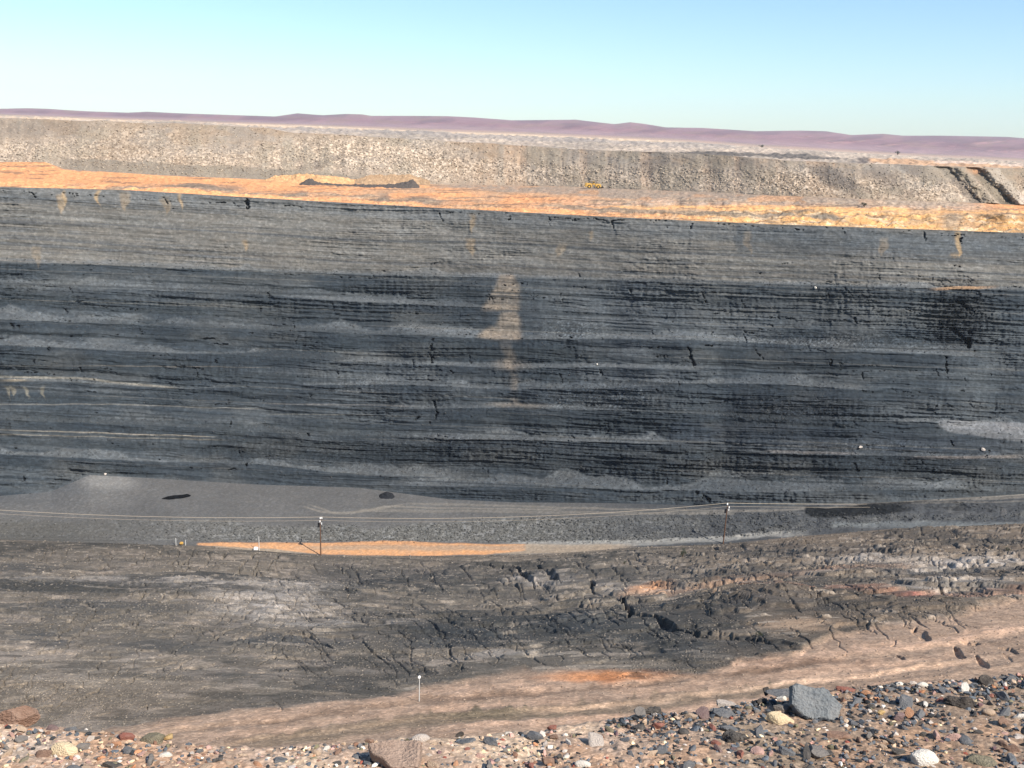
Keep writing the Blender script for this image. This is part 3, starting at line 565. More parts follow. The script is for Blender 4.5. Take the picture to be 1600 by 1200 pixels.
# ---- far dumps and plain, then the hills
xf = xs[::2]
g6 = Grid(xf, C5[::2], C6[::2], 60)
g6.planar(g5.D[-1][::2], 1700.0)
nf6 = fb(g6.X / 5, g6.Y / 1.6, 61, 4); nb6 = fb(g6.X / 70, g6.Y / 5, 62, 3)
g6.fill(lin(182, 166, 150, K * .9)); g6.mix(lin(222, 202, 178, K * .92), sst(-.1, .5, nf6) * .65); g6.mix(lin(150, 140, 128, K * .9), sst(.1, .5, nb6 + .4 * nf6) * .5)
g6.mix(lin(156, 148, 142, K * .9), g6.poly([(425, 198, 202), (560, 199, 208), (760, 207, 217), (1000, 218, 226), (1150, 226, 233)], 1.5, .3) * .5)
g6.mix(lin(228, 200, 168, K * .92), g6.strip([(0, 182), (400, 194), (800, 210), (1050, 221)], 1.2, 1.5, -600, 1060, 30, .3) * .8)
g6.mix(lin(96, 92, 88, K * .8), g6.poly([(1060, 237, 240), (1190, 239, 246), (1260, 242, 249), (1315, 246, 250)], 1, .3) * .85)
g6.mix(lin(104, 94, 90, K * .8), g6.poly([(1340, 248, 256), (1352, 245, 256), (1362, 252, 256)], 1, .3) * .7)
g6.mix(lin(206, 160, 118, K * .9), g6.poly([(1360, 250, 254), (1400, 249, 258), (1600, 256, 262)], 1.5, .5) * .7)
g6.mix(lin(226, 206, 188, K * .92), g6.poly([(1460, 251, 254), (1600, 256, 258.5)], 1, .3) * .7)
edge6 = np.minimum(1, np.minimum(np.arange(60)[:, None] / 5, np.arange(60)[::-1][:, None] / 5))
g6.up += edge6 * (1.3 * nf6 + 1.0 * nb6) * np.clip(g6.D / 1100, .5, 1.3)
m_far = rock_mat('far_dump', 5.0, (1, .5, 1), 0.3, 0.25, 4.0, 0.5, 0.04)
g7 = Grid(xf, C6[::2], C7[::2], 12); g7.planar(1700.0, 5200.0)
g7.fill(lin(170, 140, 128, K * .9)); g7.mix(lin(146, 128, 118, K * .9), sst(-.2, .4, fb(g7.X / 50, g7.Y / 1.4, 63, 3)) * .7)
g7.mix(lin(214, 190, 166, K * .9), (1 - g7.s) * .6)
m_plain = rock_mat('plain_scrub', 20.0, (1, .3, 1), 0.3, 0, 1, 0.3, 0.04)
g8 = Grid(xf, C7[::2], C8[::2], 50)
g8.planar(5200.0, 8600.0)
rid = fb(g8.X / 45 + g8.Y / 18, g8.Y / 9, 65, 4)
g8.D *= 1 - .045 * rid * np.sin(np.pi * g8.s)
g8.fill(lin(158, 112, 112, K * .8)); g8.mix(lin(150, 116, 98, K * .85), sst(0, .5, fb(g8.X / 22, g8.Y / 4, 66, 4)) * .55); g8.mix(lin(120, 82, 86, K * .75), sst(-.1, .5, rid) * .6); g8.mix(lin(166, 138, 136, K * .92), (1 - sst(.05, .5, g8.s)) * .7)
m_hill = rock_mat('hill_scrub', 140.0, (1, .5, 1), 0.4, 0, 1, 0.3, 0.05)

dash = fb(PX / 2.6, PY / 1.6, 9, 3)
g1.mix(lin(176, 164, 150, K * 1.25), sst(.38, .6, dash + .5 * n_mid - .25) * .55 * (1 - inpink))
g1.mix(lin(60, 60, 58, K * 1.1), sst(.2, .5, -n_mid * .6 - .4 * dash + .5 * n_big) * .6 * (1 - inpink))
g1.mix(lin(120, 108, 94, K * 1.2), g1.blob(120, 1090, 200, 45, .8) * .45)
slab = fb(PX / 16 + .5 * n_mid, PY / 15, 88, 3)
g1.mix(lin(58, 61, 62, K * 1.2), sst(.12, .24, slab) * (1 - inpink) * (.36 + .28 * sst(400, 800, g1.X)) * (.75 + .4 * n_fine))
g1.mix(lin(136, 126, 114, K * 1.25), sst(.02, .10, slab) * (1 - sst(.12, .2, slab)) * (1 - inpink) * .45)
g1.gain(1 + inpink * .16 * fb(PX / .5, PY / .9, 87, 3))
g1.col *= np.array([.86, .835, .79]) * (1 + .10 * inpink[..., None])
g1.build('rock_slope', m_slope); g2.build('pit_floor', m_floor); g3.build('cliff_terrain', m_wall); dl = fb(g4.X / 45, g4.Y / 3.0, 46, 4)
g4.mix(lin(186, 160, 132, K * .85), sst(.05, .5, dl) * .6 * sst(250, 700, g4.X))
g4.mix(lin(120, 106, 92, K * .8), sst(.3, .55, fb(g4.X / 60, g4.Y / 1.6, 47, 3)) * .6)
bandc = curve([(640, 291), (800, 300), (900, 304.5), (1000, 309), (1130, 314), (1300, 317), (1450, 321)], g4.X)
g4.mix(lin(168, 150, 132, K * .84), sst(640, 720, g4.X) * (1 - sst(1480, 1530, g4.X)) * sst(-1.5, 1.5, bandc - g4.wy) * (.85 + .25 * nf4))
g4.mix(lin(196, 150, 112, K * .88), sst(760, 860, g4.X) * (1 - sst(1280, 1400, g4.X)) * sst(-1.5, 1.5, bandc - g4.wy) * sst(.2, .5, fb(g4.X / 40, g4.Y / 12, 48, 2)) * .7)
g4.build('ledge_ground', m_ledge)
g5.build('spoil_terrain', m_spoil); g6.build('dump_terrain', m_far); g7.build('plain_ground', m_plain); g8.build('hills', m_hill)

def surf(g, x, y):
    """world point of a finished terrain sheet seen at a photograph pixel"""
    xx = g.X[0]; c = int(np.clip(np.searchsorted(xx, x), 0, len(xx) - 1)); r = int(np.argmin(np.abs(g.Y[:, c] - y)))
    D = g.D[r, c]
    return Vector((g.dx[r, c] * D, D, g.dz[r, c] * D + g.up[r, c]))

# ------------------------------------------------------------------ mesh builders for things
def tag(o, label, cat, group=None):
    o['label'] = label; o['category'] = cat
    if group: o['group'] = group
    return o
def empty(name, loc, label, cat, group=None):
    o = bpy.data.objects.new(name, None); COL.objects.link(o); o.location = loc
    return tag(o, label, cat, group)
def link(name, bm, mat, parent=None, smooth=False):
    me = bpy.data.meshes.new(name); bm.normal_update(); bm.to_mesh(me); bm.free()
    if smooth:
        for p in me.polygons: p.use_smooth = True
    me.materials.append(mat)
    o = bpy.data.objects.new(name, me); COL.objects.link(o)
    if parent: o.parent = parent
    return o
def tube(bm, pts, rad, seg=8):
    """a round bar along points; rad may be one radius or one per point"""
    pts = [Vector(p) for p in pts]; rad = rad if isinstance(rad, (list, tuple)) else [rad] * len(pts)
    rings = []
    for i, p in enumerate(pts):
        d = (pts[min(i + 1, len(pts) - 1)] - pts[max(i - 1, 0)]).normalized()
        a = d.orthogonal().normalized() if abs(d.z) > .9 else d.cross(Vector((0, 0, 1))).normalized()
        b = d.cross(a)
        rings.append([bm.verts.new(p + (a * math.cos(t) + b * math.sin(t)) * rad[i]) for t in [2 * math.pi * k / seg for k in range(seg)]])
    for r0, r1 in zip(rings[:-1], rings[1:]):
        for k in range(seg): bm.faces.new((r0[k], r0[(k + 1) % seg], r1[(k + 1) % seg], r1[k]))
    bm.faces.new(rings[0][::-1]); bm.faces.new(rings[-1])
    return bm
def box(bm, c, sz, bev=0.0, rot=None):
    r = bmesh.ops.create_cube(bm, size=1.0)
    M = Matrix.Translation(c) @ (rot.to_4x4() if rot else Matrix()) @ Matrix.Diagonal((*sz, 1))
    bmesh.ops.transform(bm, matrix=M, verts=r['verts'])
    if bev:
        es = list({e for v in r['verts'] for e in v.link_edges}); bmesh.ops.bevel(bm, geom=es, offset=bev, segments=2, affect='EDGES')
    return bm
def prism(bm, prof, w):
    """a side profile in x,z given thickness w along y"""
    a = [bm.verts.new((x, -w / 2, z)) for x, z in prof]; b = [bm.verts.new((x, w / 2, z)) for x, z in prof]
    bm.faces.new(a); bm.faces.new(b[::-1])
    for k in range(len(a)): bm.faces.new((a[k], b[k], b[(k + 1) % len(a)], a[(k + 1) % len(a)]))
    bmesh.ops.recalc_face_normals(bm, faces=bm.faces)
    return bm
def paint(name, c, rough=0.6, wear=0.25, scale=2.0, metal=0.0):
    m, t, p = new_mat(name)
    n = t.nodes.new('ShaderNodeTexNoise'); n.inputs['Scale'].default_value = scale; n.inputs['Detail'].default_value = 5
    rp = t.nodes.new('ShaderNodeMix'); rp.data_type = 'RGBA'
    rp.inputs[6].default_value = (*[x * (1 - wear) for x in c], 1); rp.inputs[7].default_value = (*[min(1, x * (1 + wear)) for x in c], 1)
    t.links.new(n.outputs[0], rp.inputs[0]); t.links.new(rp.outputs[2], p.inputs['Base Color'])
    p.inputs['Roughness'].default_value = rough; p.inputs['Metallic'].default_value = metal
    return m
M_POLE = paint('weathered_pole', (0.11, 0.062, 0.04), .85, .35, 3); M_WHITE = paint('white_glaze', (.78, .78, .76), .35, .05)
M_BLACK = paint('black_steel', (.02, .02, .022), .5, .3); M_WIRE = paint('bare_wire', (.40, .34, .26), .45, .1, 1); M_YEL = paint('yellow_paint', (.52, .31, .075), .6, .3, 1.2)
M_TYRE = paint('tyre_rubber', (.02, .019, .018), .9, .3, 4); M_GLASS = paint('dark_glass', (.02, .025, .03), .1, .1); M_POST = paint('post_paint', (.45, .45, .43), .5, .1)

# ------------------------------------------------------------------ the rim under the camera
EDGE = [(-4000, 1110), (-1200, 1118), (-60, 1130), (0, 1130), (60, 1135), (120, 1140), (180, 1144), (240, 1154), (300, 1163), (360, 1168), (430, 1169), (520, 1163), (600, 1160), (700, 1152), (800, 1147), (880, 1138), (940, 1128), (1000, 1116), (1100, 1112), (1180, 1094), (1240, 1084), (1320, 1077), (1400, 1068), (1450, 1067), (1500, 1063), (1560, 1060), (1600, 1052), (1660, 1046), (2600, 1050), (5600, 1062)]
def rimD(y): return 1 / (1 / 2.25 + (1260 - y) / 200 * (1 / 3.25 - 1 / 2.25))
xr = np.concatenate([np.arange(-4000, -300, 14.0), np.arange(-300, 1900, 2.5), np.arange(1900, 5600, 14.0)])
yE = curve(EDGE, xr) + 2.5 * fb(xr / 25, xr * 0, 91, 3)
gr = Grid(xr, xr * 0 + 1470.0, yE, 190)
gr.D = rimD(gr.Y)
RX, RY = gr.dx * gr.D, gr.D
gr.up = 0.006 * fb(RX / .12, RY / .12, 92, 4) + .004 * fb(RX / .02, RY / .02, 93, 3)
nr = fb(RX / .25, RY / .25, 94, 4); nr2 = fb(RX / .03, RY / .03, 95, 3)
gr.fill(lin(184, 158, 136, K * .98)); gr.gain(1 + .22 * nr2 + .12 * nr)
gr.mix(lin(204, 180, 152, K), sst(.1, .6, nr) * .6); gr.mix(lin(196, 150, 112, K * 1.0), sst(.1, .6, -nr + .3 * nr2) * .4)
gr.mix(lin(128, 112, 94, K * .9), sst(900, 1300, gr.X) * (.55 + .3 * nr)); gr.mix(lin(214, 196, 176, K), gr.blob(20, 1160, 90, 30, .7) * .5)
def build_rim():
    D, z = gr.D, gr.dz * gr.D + gr.up
    x = gr.dx * D
    e = (x[-1], D[-1], z[-1])
    rows = [(x[0], D[0] * 0 - 3.0, z[0] * 0 - 1.62)] + [(x[k], D[k], z[k]) for k in range(len(x))]
    nz = fb(xr / 60, xr * 0 + 1, 96, 3)
    for dy, dz_ in [(.05, -.03), (.14, -.12), (.35, -.42), (.9, -1.2 ), (2.4, -3.6), (7, -9.5), (20, -19)]:
        sc_ = 1 + dy / 3.0
        rows.append((e[0] * sc_, e[1] + dy * (1 + .2 * nz), e[2] + dz_))
    P = [np.stack(r, -1) for r in rows]
    P = np.stack(P)
    n, m = P.shape[:2]
    cols = np.concatenate([gr.col[:1], gr.col, np.repeat(gr.col[-1:], n - 1 - gr.col.shape[0], 0)])
    g = Grid(xr, xr * 0 + 1.0, xr * 0, n); g.dx = P[..., 0]; g.D = np.ones((n, m)); g.dz = P[..., 2]; g.col = cols
    o = g.build('ground', rock_mat('rim_earth', .03, (1, 1, 1), .35, .28, .010, .5, .04))
    v = np.empty(n * m * 3, np.float32); o.data.vertices.foreach_get('co', v); v = v.reshape(-1, 3); v[:, 1] = P[..., 1].reshape(-1); o.data.vertices.foreach_set('co', v.ravel()); o.data.update()
build_rim()
def rim_point(x, y):
    D = float(rimD(y)); p = at(x, y, D)
    return p

# ------------------------------------------------------------------ stones
def stone_mat():
    m, t, p = new_mat('stone'); N = t.nodes.new; L = t.links.new
    oi = N('ShaderNodeObjectInfo'); tc = N('ShaderNodeTexCoord'); ad = N('ShaderNodeVectorMath'); ad.operation = 'ADD'
    L(tc.outputs['Object'], ad.inputs[0]); L(oi.outputs['Random'], ad.inputs[1])
    n = N('ShaderNodeTexNoise'); n.inputs['Scale'].default_value = 2.2; n.inputs['Detail'].default_value = 7; n.inputs['Roughness'].default_value = .65; L(ad.outputs[0], n.inputs['Vector'])
    n2 = N('ShaderNodeTexNoise'); n2.inputs['Scale'].default_value = 14; n2.inputs['Detail'].default_value = 4; L(ad.outputs[0], n2.inputs['Vector'])
    g = mathn(t, 'MULTIPLY_ADD', n.outputs[0], .9); g.node.inputs[2].default_value = .55
    g2_ = mathn(t, 'MULTIPLY_ADD', n2.outputs[0], .5); g2_.node.inputs[2].default_value = .75
    gg = mathn(t, 'MULTIPLY', g, g2_)
    v = N('ShaderNodeVectorMath'); v.operation = 'SCALE'; L(oi.outputs['Color'], v.inputs[0]); L(gg, v.inputs['Scale'])
    du = N('ShaderNodeMix'); du.data_type = 'RGBA'; du.inputs[7].default_value = (.30, .25, .20, 1); L(v.outputs[0], du.inputs[6])
    L(mathn(t, 'MULTIPLY', mathn(t, 'POWER', n.outputs[0], 2.0), .85), du.inputs[0])
    L(du.outputs[2], p.inputs['Base Color'])
    b = N('ShaderNodeBump'); b.inputs['Strength'].default_value = .5; b.inputs['Distance'].default_value = .08; L(n2.outputs[0], b.inputs['Height']); L(b.outputs[0], p.inputs['Normal'])
    return m
M_STONE = stone_mat()
def rock_bm(seed, sub=3, cuts=9, rough=.05, flat=False, rnd=0.0):
    """an angular stone of unit size: a ball shorn by planes, then chipped"""
    r = random.Random(seed); bm = bmesh.new(); bmesh.ops.create_icosphere(bm, subdivisions=sub, radius=.62)
    for k in range(cuts):
        n = Vector((r.gauss(0, 1), r.gauss(0, 1), r.gauss(0, .8))).normalized(); d = r.uniform(.30, .46) + rnd * .14
        for v in bm.verts:
            e = v.co.dot(n) - d
            if e > 0: v.co -= n * e * (1 - .25 * rnd)
    if flat:
        for sgn in (1, -1):
            for v in bm.verts:
                if v.co.z * sgn > .3: v.co.z = sgn * (.3 + .06 * (v.co.z * sgn - .3) + .02 * r.random())
    from mathutils import noise
    off = Vector((r.random() * 50, r.random() * 50, 0))
    for v in bm.verts:
        v.co += v.co.normalized() * (noise.noise(v.co * 2.3 + off) * rough * 1.6 + noise.noise(v.co * 6 + off) * rough)
    xs_ = [v.co for v in bm.verts]
    for a in range(3):
        lo, hi = min(c[a] for c in xs_), max(c[a] for c in xs_)
        for v in bm.verts: v.co[a] = (v.co[a] - (lo + hi) / 2) / (hi - lo)
    return bm
def stone_mesh(seed, **k):
    bm = rock_bm(seed, **k); me = bpy.data.meshes.new('stone'); bm.to_mesh(me); bm.free(); me.materials.append(M_STONE)
    return me
C_ = dict(slate=(96, 102, 108), charcoal=(58, 60, 62), black=(34, 34, 36), grey=(120, 116, 112), cream=(238, 214, 172), white=(238, 230, 216), tan=(190, 164, 138), pink=(196, 156, 142), red=(150, 88, 74), orange=(186, 134, 98), brown=(136, 104, 86), plum=(118, 94, 94), olive=(118, 112, 90), yellow=(206, 172, 112), pale=(200, 188, 176))
def place_stone(me, x, y, w, h, c, name, thick=.55, tilt=0.0, turn=None, sink=.34, jit=.10):
    p = rim_point(x, y + h * .28); sl = p.length / F
    Wd = w * sl; T = thick * Wd; Dp = max((h * sl - T * .84) / .55, .45 * Wd) if tilt == 0 else h * sl * 1.05
    o = bpy.data.objects.new(name, me); COL.objects.link(o)
    o.scale = (Wd, Dp, T); 
    o.rotation_euler = (tilt if tilt else random.gauss(0, .16), random.gauss(0, .12), random.gauss(0, .15) if turn is None else turn)
    o.location = p + Vector((0, 0, T * (.5 - sink) if not tilt else Dp * .5 * math.sin(tilt) * .75))
    k = 1 + random.uniform(-jit, jit)
    o.color = (*lin(*C_[c], K * k), 1)
    return o
# (x, y, w, h, colour, kind, short reference, label)
HERO = [
 (1272, 1099, 76, 55, 'slate', 'tilt', 'big blue-grey slab', 'big smooth blue-grey slab, the largest stone on the right half of the rim'),
 (1220, 1081, 46, 20, 'slate', 'flat', 'slab behind the big one', 'blue-grey slab half hidden behind the left edge of the big slab'),
 (1218, 1124, 44, 20, 'cream', 'rock', 'cream block', 'cream yellow oblong block just below left of the big blue-grey slab'),
 (1222, 1108, 30, 15, 'grey', 'rock', 'grey cobble', 'dull grey cobble wedged above the cream yellow block'),
 (1221, 1091, 15, 9, 'white', 'rock', 'white chip', 'small white chip lying on the slab behind the big blue-grey slab'),
 (1444, 1181, 46, 38, 'white', 'round', 'white boulder', 'large rounded white stone with layered edge at the bottom right'),
 (1404, 1173, 24, 19, 'charcoal', 'rock', 'black stone', 'angular black stone left of the large rounded white stone'),
 (1533, 1184, 42, 30, 'olive', 'flat', 'olive slab', 'olive brown slab half buried at the bottom right corner'),
 (1489, 1151, 26, 19, 'pink', 'rock', 'pink stone', 'pink angular stone above right of the large rounded white stone'),
 (1507, 1153, 17, 21, 'slate', 'round', 'grey oval stone', 'upright grey oval stone touching the pink angular stone'),
 (1414, 1096, 24, 22, 'slate', 'tilt', 'slate block', 'blue-grey slate block standing in dark gravel right of the big slab'),
 (1441, 1069, 16, 12, 'white', 'round', 'white rim pebble', 'bright white pebble on the crest of the rim above the slate block'),
 (1406, 1068, 12, 9, 'white', 'round', 'pale rim pebble', 'round off-white pebble on the rim crest left of the bright white pebble'),
 (1427, 1067, 12, 8, 'pale', 'rock', 'pale grey rim pebble', 'pale grey pebble between two white pebbles on the rim crest'),
 (1507, 1075, 12, 17, 'white', 'tilt', 'white shard', 'white upright shard at the top of the dark gravel near the right edge'),
 (1500, 1097, 44, 26, 'black', 'lump', 'black coal lump', 'jagged black coal lump, largest dark thing near the right edge'),
 (1540, 1064, 20, 18, 'black', 'tilt', 'black shard', 'black pointed shard standing on the rim crest near the right edge'),
 (1322, 1076, 32, 11, 'red', 'flat', 'salmon red plate', 'salmon red flat plate on the crest just right of the big blue-grey slab'),
 (1544, 1110, 18, 18, 'tan', 'round', 'tan cobble', 'round tan cobble below right of the jagged black coal lump'),
 (1460, 1132, 12, 9, 'orange', 'rock', 'orange pebble', 'bright orange pebble above the pink angular stone'),
 (1420, 1114, 13, 17, 'orange', 'tilt', 'rust wedge', 'rusty orange wedge directly below the slate block'),
 (1377, 1112, 12, 10, 'yellow', 'rock', 'yellow pebble', 'yellow ochre pebble right of the big blue-grey slab'),
 (1260, 1174, 11, 30, 'charcoal', 'tilt', 'shale fin', 'thin dark shale fin standing upright at the bottom below the cream block'),
 (1277, 1170, 28, 32, 'grey', 'rock', 'grey crumbly rock', 'crumbly grey rock right against the upright shale fin'),
 (1228, 1172, 26, 20, 'slate', 'rock', 'slate lump', 'broad slate grey lump left of the upright shale fin'),
 (1312, 1147, 38, 17, 'brown', 'flat', 'brown layered stone', 'brown layered stone below the right tip of the big blue-grey slab'),
 (1021, 1109, 28, 21, 'charcoal', 'lump', 'slate stack', 'dark leaning stack of slate leaves on the rim crest'),
 (1000, 1113, 19, 17, 'grey', 'tilt', 'grey plate', 'grey plate propped against the left of the dark slate stack'),
 (1028, 1132, 19, 14, 'red', 'rock', 'red stone', 'brick red stone directly below the dark slate stack'),
 (1068, 1141, 17, 17, 'charcoal', 'round', 'dark round cobble', 'dark round cobble below right of the brick red stone'),
 (1047, 1144, 20, 14, 'slate', 'rock', 'slate cobble', 'slate grey cobble between the brick red stone and dark round cobble'),
 (1079, 1118, 19, 14, 'tan', 'rock', 'tan stone', 'tan grey stone right of the brick red stone near the crest'),
 (1097, 1114, 20, 22, 'plum', 'tilt', 'plum stone', 'plum brown stone standing beside the tan grey stone'),
 (1131, 1113, 40, 16, 'slate', 'flat', 'flat slate plate', 'long flat slate plate right of the plum brown stone'),
 (1135, 1099, 30, 10, 'pale', 'flat', 'pale flake', 'pale grey flake on the crest above the long flat slate plate'),
 (1140, 1137, 30, 14, 'slate', 'flat', 'grey slab', 'smooth grey slab resting against the ribbed dark rock'),
 (1150, 1150, 42, 28, 'charcoal', 'lump', 'ribbed dark rock', 'large ribbed charcoal rock left of the cream yellow block'),
 (1118, 1158, 15, 15, 'red', 'rock', 'pinkish red stone', 'pinkish red stone left of the ribbed charcoal rock'),
 (862, 1136, 15, 10, 'red', 'rock', 'upper red chip', 'upper of two red chips left of the middle, at the crest'),
 (865, 1149, 13, 12, 'brown', 'rock', 'lower red chip', 'lower darker of two red chips left of the middle'),
 (910, 1193, 24, 15, 'white', 'round', 'white bottom stone', 'rounded white stone at the bottom edge near the middle'),
 (836, 1149, 26, 16, 'slate', 'rock', 'grey crest stone', 'bluish grey stone on the crest left of the two red chips'),
 (931, 1157, 24, 26, 'pale', 'tilt', 'pale slab', 'pale whitish slab lying in gravel right of the two red chips'),
 (999, 1136, 22, 14, 'charcoal', 'rock', 'charcoal stone', 'charcoal stone left of the brick red stone'),
 (1033, 1171, 19, 14, 'slate', 'tilt', 'diamond slate', 'diamond shaped slate piece in open gravel below the dark round cobble'),
 (1019, 1177, 19, 10, 'tan', 'rock', 'sandy pebble', 'sandy tan pebble left of the diamond shaped slate piece'),
 (1018, 1195, 11, 9, 'orange', 'rock', 'bottom orange pebble', 'orange pebble at the bottom edge below the sandy tan pebble'),
 (1186, 1143, 13, 22, 'slate', 'tilt', 'tall grey oval', 'tall grey oval stone right of the ribbed charcoal rock'),
 (1183, 1172, 19, 20, 'pink', 'rock', 'pinkish stone', 'pinkish mottled stone below the tall grey oval stone'),
 (1190, 1096, 20, 10, 'black', 'rock', 'black crest stone', 'black stone on the crest left of the big blue-grey slab'),
 (1197, 1079, 10, 14, 'black', 'tilt', 'black crest splinter', 'black splinter standing on the crest left of the big slab'),
 (617, 1182, 78, 44, 'brown', 'split', 'split sandstone boulder', 'large split boulder with grey top and orange brown face at the bottom'),
 (657, 1152, 28, 22, 'pale', 'round', 'pale round rock', 'pale rounded rock on the crest above the split boulder'),
 (728, 1156, 28, 17, 'slate', 'flat', 'grey crest slab', 'grey slab on the crest right of the pale rounded rock'),
 (718, 1146, 14, 10, 'black', 'rock', 'black chip', 'black chip behind the grey slab on the crest'),
 (767, 1159, 28, 17, 'slate', 'rock', 'slate crest block', 'squared slate block on the crest with dark left side'),
 (795, 1145, 12, 9, 'white', 'rock', 'white crest pebble', 'white pebble on the crest left of the bluish grey stone'),
 (731, 1169, 13, 12, 'red', 'rock', 'crimson pebble', 'crimson pebble below the grey slab on the crest'),
 (712, 1195, 8, 15, 'orange', 'tilt', 'orange splinter', 'orange splinter at the bottom edge right of the split boulder'),
 (509, 1167, 13, 13, 'white', 'rock', 'white left pebble', 'white pebble on the crest left of the split boulder'),
 (557, 1181, 12, 11, 'slate', 'round', 'bluish pebble', 'bluish round pebble close to the left side of the split boulder'),
 (440, 1186, 22, 13, 'slate', 'flat', 'left slate', 'flat slate piece in pale gravel left of the split boulder'),
 (526, 1192, 15, 11, 'charcoal', 'rock', 'dark pebble', 'dark pebble at the bottom left of the split boulder'),
 (577, 1158, 14, 8, 'brown', 'rock', 'reddish crest stone', 'reddish brown stone on the crest above left of the split boulder'),
 (29, 1119, 56, 24, 'brown', 'rock', 'red-brown boulder', 'low reddish brown boulder on the crest at the far left'),
 (111, 1139, 19, 12, 'slate', 'rock', 'left slate cobble', 'slate grey cobble on the crest right of the reddish brown boulder'),
 (131, 1141, 21, 10, 'grey', 'flat', 'grey left plate', 'light grey plate on the crest touching the slate grey cobble'),
 (83, 1137, 17, 13, 'plum', 'rock', 'dark brown cobble', 'dark plum brown cobble between reddish boulder and slate grey cobble'),
 (101, 1170, 38, 24, 'cream', 'round', 'cream stone', 'big cream white stone in the gravel near the left edge'),
 (68, 1178, 27, 18, 'brown', 'rock', 'brownish stone', 'brownish grey stone left of the big cream white stone'),
 (198, 1151, 25, 14, 'red', 'rock', 'red left stone', 'dusty red flat-topped stone on the left part of the crest'),
 (182, 1161, 14, 10, 'orange', 'rock', 'orange left pebble', 'orange red pebble below the dusty red flat-topped stone'),
 (238, 1153, 34, 19, 'olive', 'rock', 'greenish rock', 'greenish grey rock on the crest right of the dusty red stone'),
 (202, 1171, 21, 14, 'slate', 'rock', 'slate under red stone', 'slate grey stone directly below the dusty red flat-topped stone'),
 (259, 1180, 19, 11, 'white', 'round', 'white oval pebble', 'white oval pebble below the greenish grey rock'),
 (176, 1193, 30, 13, 'charcoal', 'flat', 'charcoal plate', 'charcoal oblong plate at the bottom edge below the red stone'),
 (263, 1149, 13, 13, 'yellow', 'rock', 'yellow left stone', 'yellow ochre stone touching the greenish grey rock'),
]
hero_rects = []
for i, (x, y, w, h, c, kind, ref, lab) in enumerate(HERO):
    kw = dict(rock=dict(cuts=15, rough=.03), flat=dict(cuts=7, rough=.03, flat=True), tilt=dict(cuts=8, rough=.025, flat=True), round=dict(cuts=6, rough=.03, rnd=1.0), lump=dict(cuts=10, rough=.14), split=dict(cuts=10, rough=.06))[kind]
    me = stone_mesh(100 + i, sub=4 if w > 24 else 3, **kw)
    if kind == 'round' or (kind == 'tilt' and w > 60):
        for p in me.polygons: p.use_smooth = True
    th = dict(rock=.6, flat=.25, tilt=.30, round=.62, lump=.6, split=.6)[kind]
    o = place_stone(me, x, y, w, h, c, 'boulder' if w > 50 else 'stone', th, R(38) if kind == 'tilt' else 0, R(random.uniform(-9, 9)) if kind in ('tilt', 'flat') else None)
    tag(o, lab, 'boulder' if w > 50 else 'stone', 'stones on the gravel rim')
    hero_rects.append((x, y, w, h, ref))
def slab_mesh(outline, seed):
    """a broken slab: an outline with thickness, chipped edges and a low shell-like ripple"""
    from mathutils import noise
    bm = bmesh.new(); n = len(outline); P = []
    for k in range(n):
        a, b = Vector(outline[k]), Vector(outline[(k + 1) % n])
        for j in range(5): P.append(a.lerp(b, j / 5) + Vector((random.gauss(0, .006), random.gauss(0, .006))))
    rings = []
    for sc, z in ((.9, -.5), (1.0, -.2), (1.0, .2), (.975, .42), (.90, .5), (.6, .5), (.3, .46)):
        rings.append([bm.verts.new((p.x * sc, p.y * sc, z + (.10 * noise.noise(Vector((p.x * 3 * sc, p.y * 3 * sc, seed))) if z > .3 else .05 * random.random()))) for p in P])
    for r0, r1 in zip(rings[:-1], rings[1:]):
        for k in range(len(P)): bm.faces.new((r0[k], r0[(k + 1) % len(P)], r1[(k + 1) % len(P)], r1[k]))
    bm.faces.new(rings[0][::-1]); bm.faces.new(rings[-1])
    me = bpy.data.meshes.new('stone'); bm.to_mesh(me); bm.free(); me.materials.append(M_STONE)
    return me
for o in COL.objects:
    if o.get('label', '').startswith('big smooth blue-grey slab'):
        o.data = slab_mesh([(-.46, .40), (-.36, .47), (0, .38), (.16, .42), (.49, 0), (.44, -.12), (.38, -.36), (.10, -.5), (-.3, -.34), (-.48, -.06)], 3)
        o.rotation_euler = (R(48), R(3), 0)
        o.color = (*lin(112, 120, 124, K), 1)
    if o.get('label', '').startswith('large split boulder'):
        o['label'] = 'large block of brown-grey sandstone with broad flat top at the bottom edge'
        o.data = slab_mesh([(-.5, .42), (-.1, .5), (.3, .46), (.5, .40), (.49, -.2), (.44, -.5), (-.05, -.48), (-.25, -.1), (-.44, .1)], 9)
        o.rotation_euler = (R(24), R(-4), R(4)); o.scale = (o.scale[0], o.scale[0] * .62, o.scale[0] * .42); o.color = (*lin(158, 134, 118, K), 1)
LIB = [stone_mesh(300 + i, sub=3, cuts=15, rough=.03) for i in range(12)] + [stone_mesh(330 + i, sub=2, cuts=7, rough=.04, flat=True) for i in range(8)] + [stone_mesh(350 + i, sub=2, cuts=5, rough=.04, rnd=1.) for i in range(5)]
WORD = dict(slate='blue-grey', charcoal='charcoal', black='black', grey='grey', cream='cream', white='white', tan='tan', pink='pink', red='red', orange='orange', brown='brown', plum='plum brown', olive='olive', yellow='yellow', pale='pale grey')
n_med = 0; tries = 0; med = []
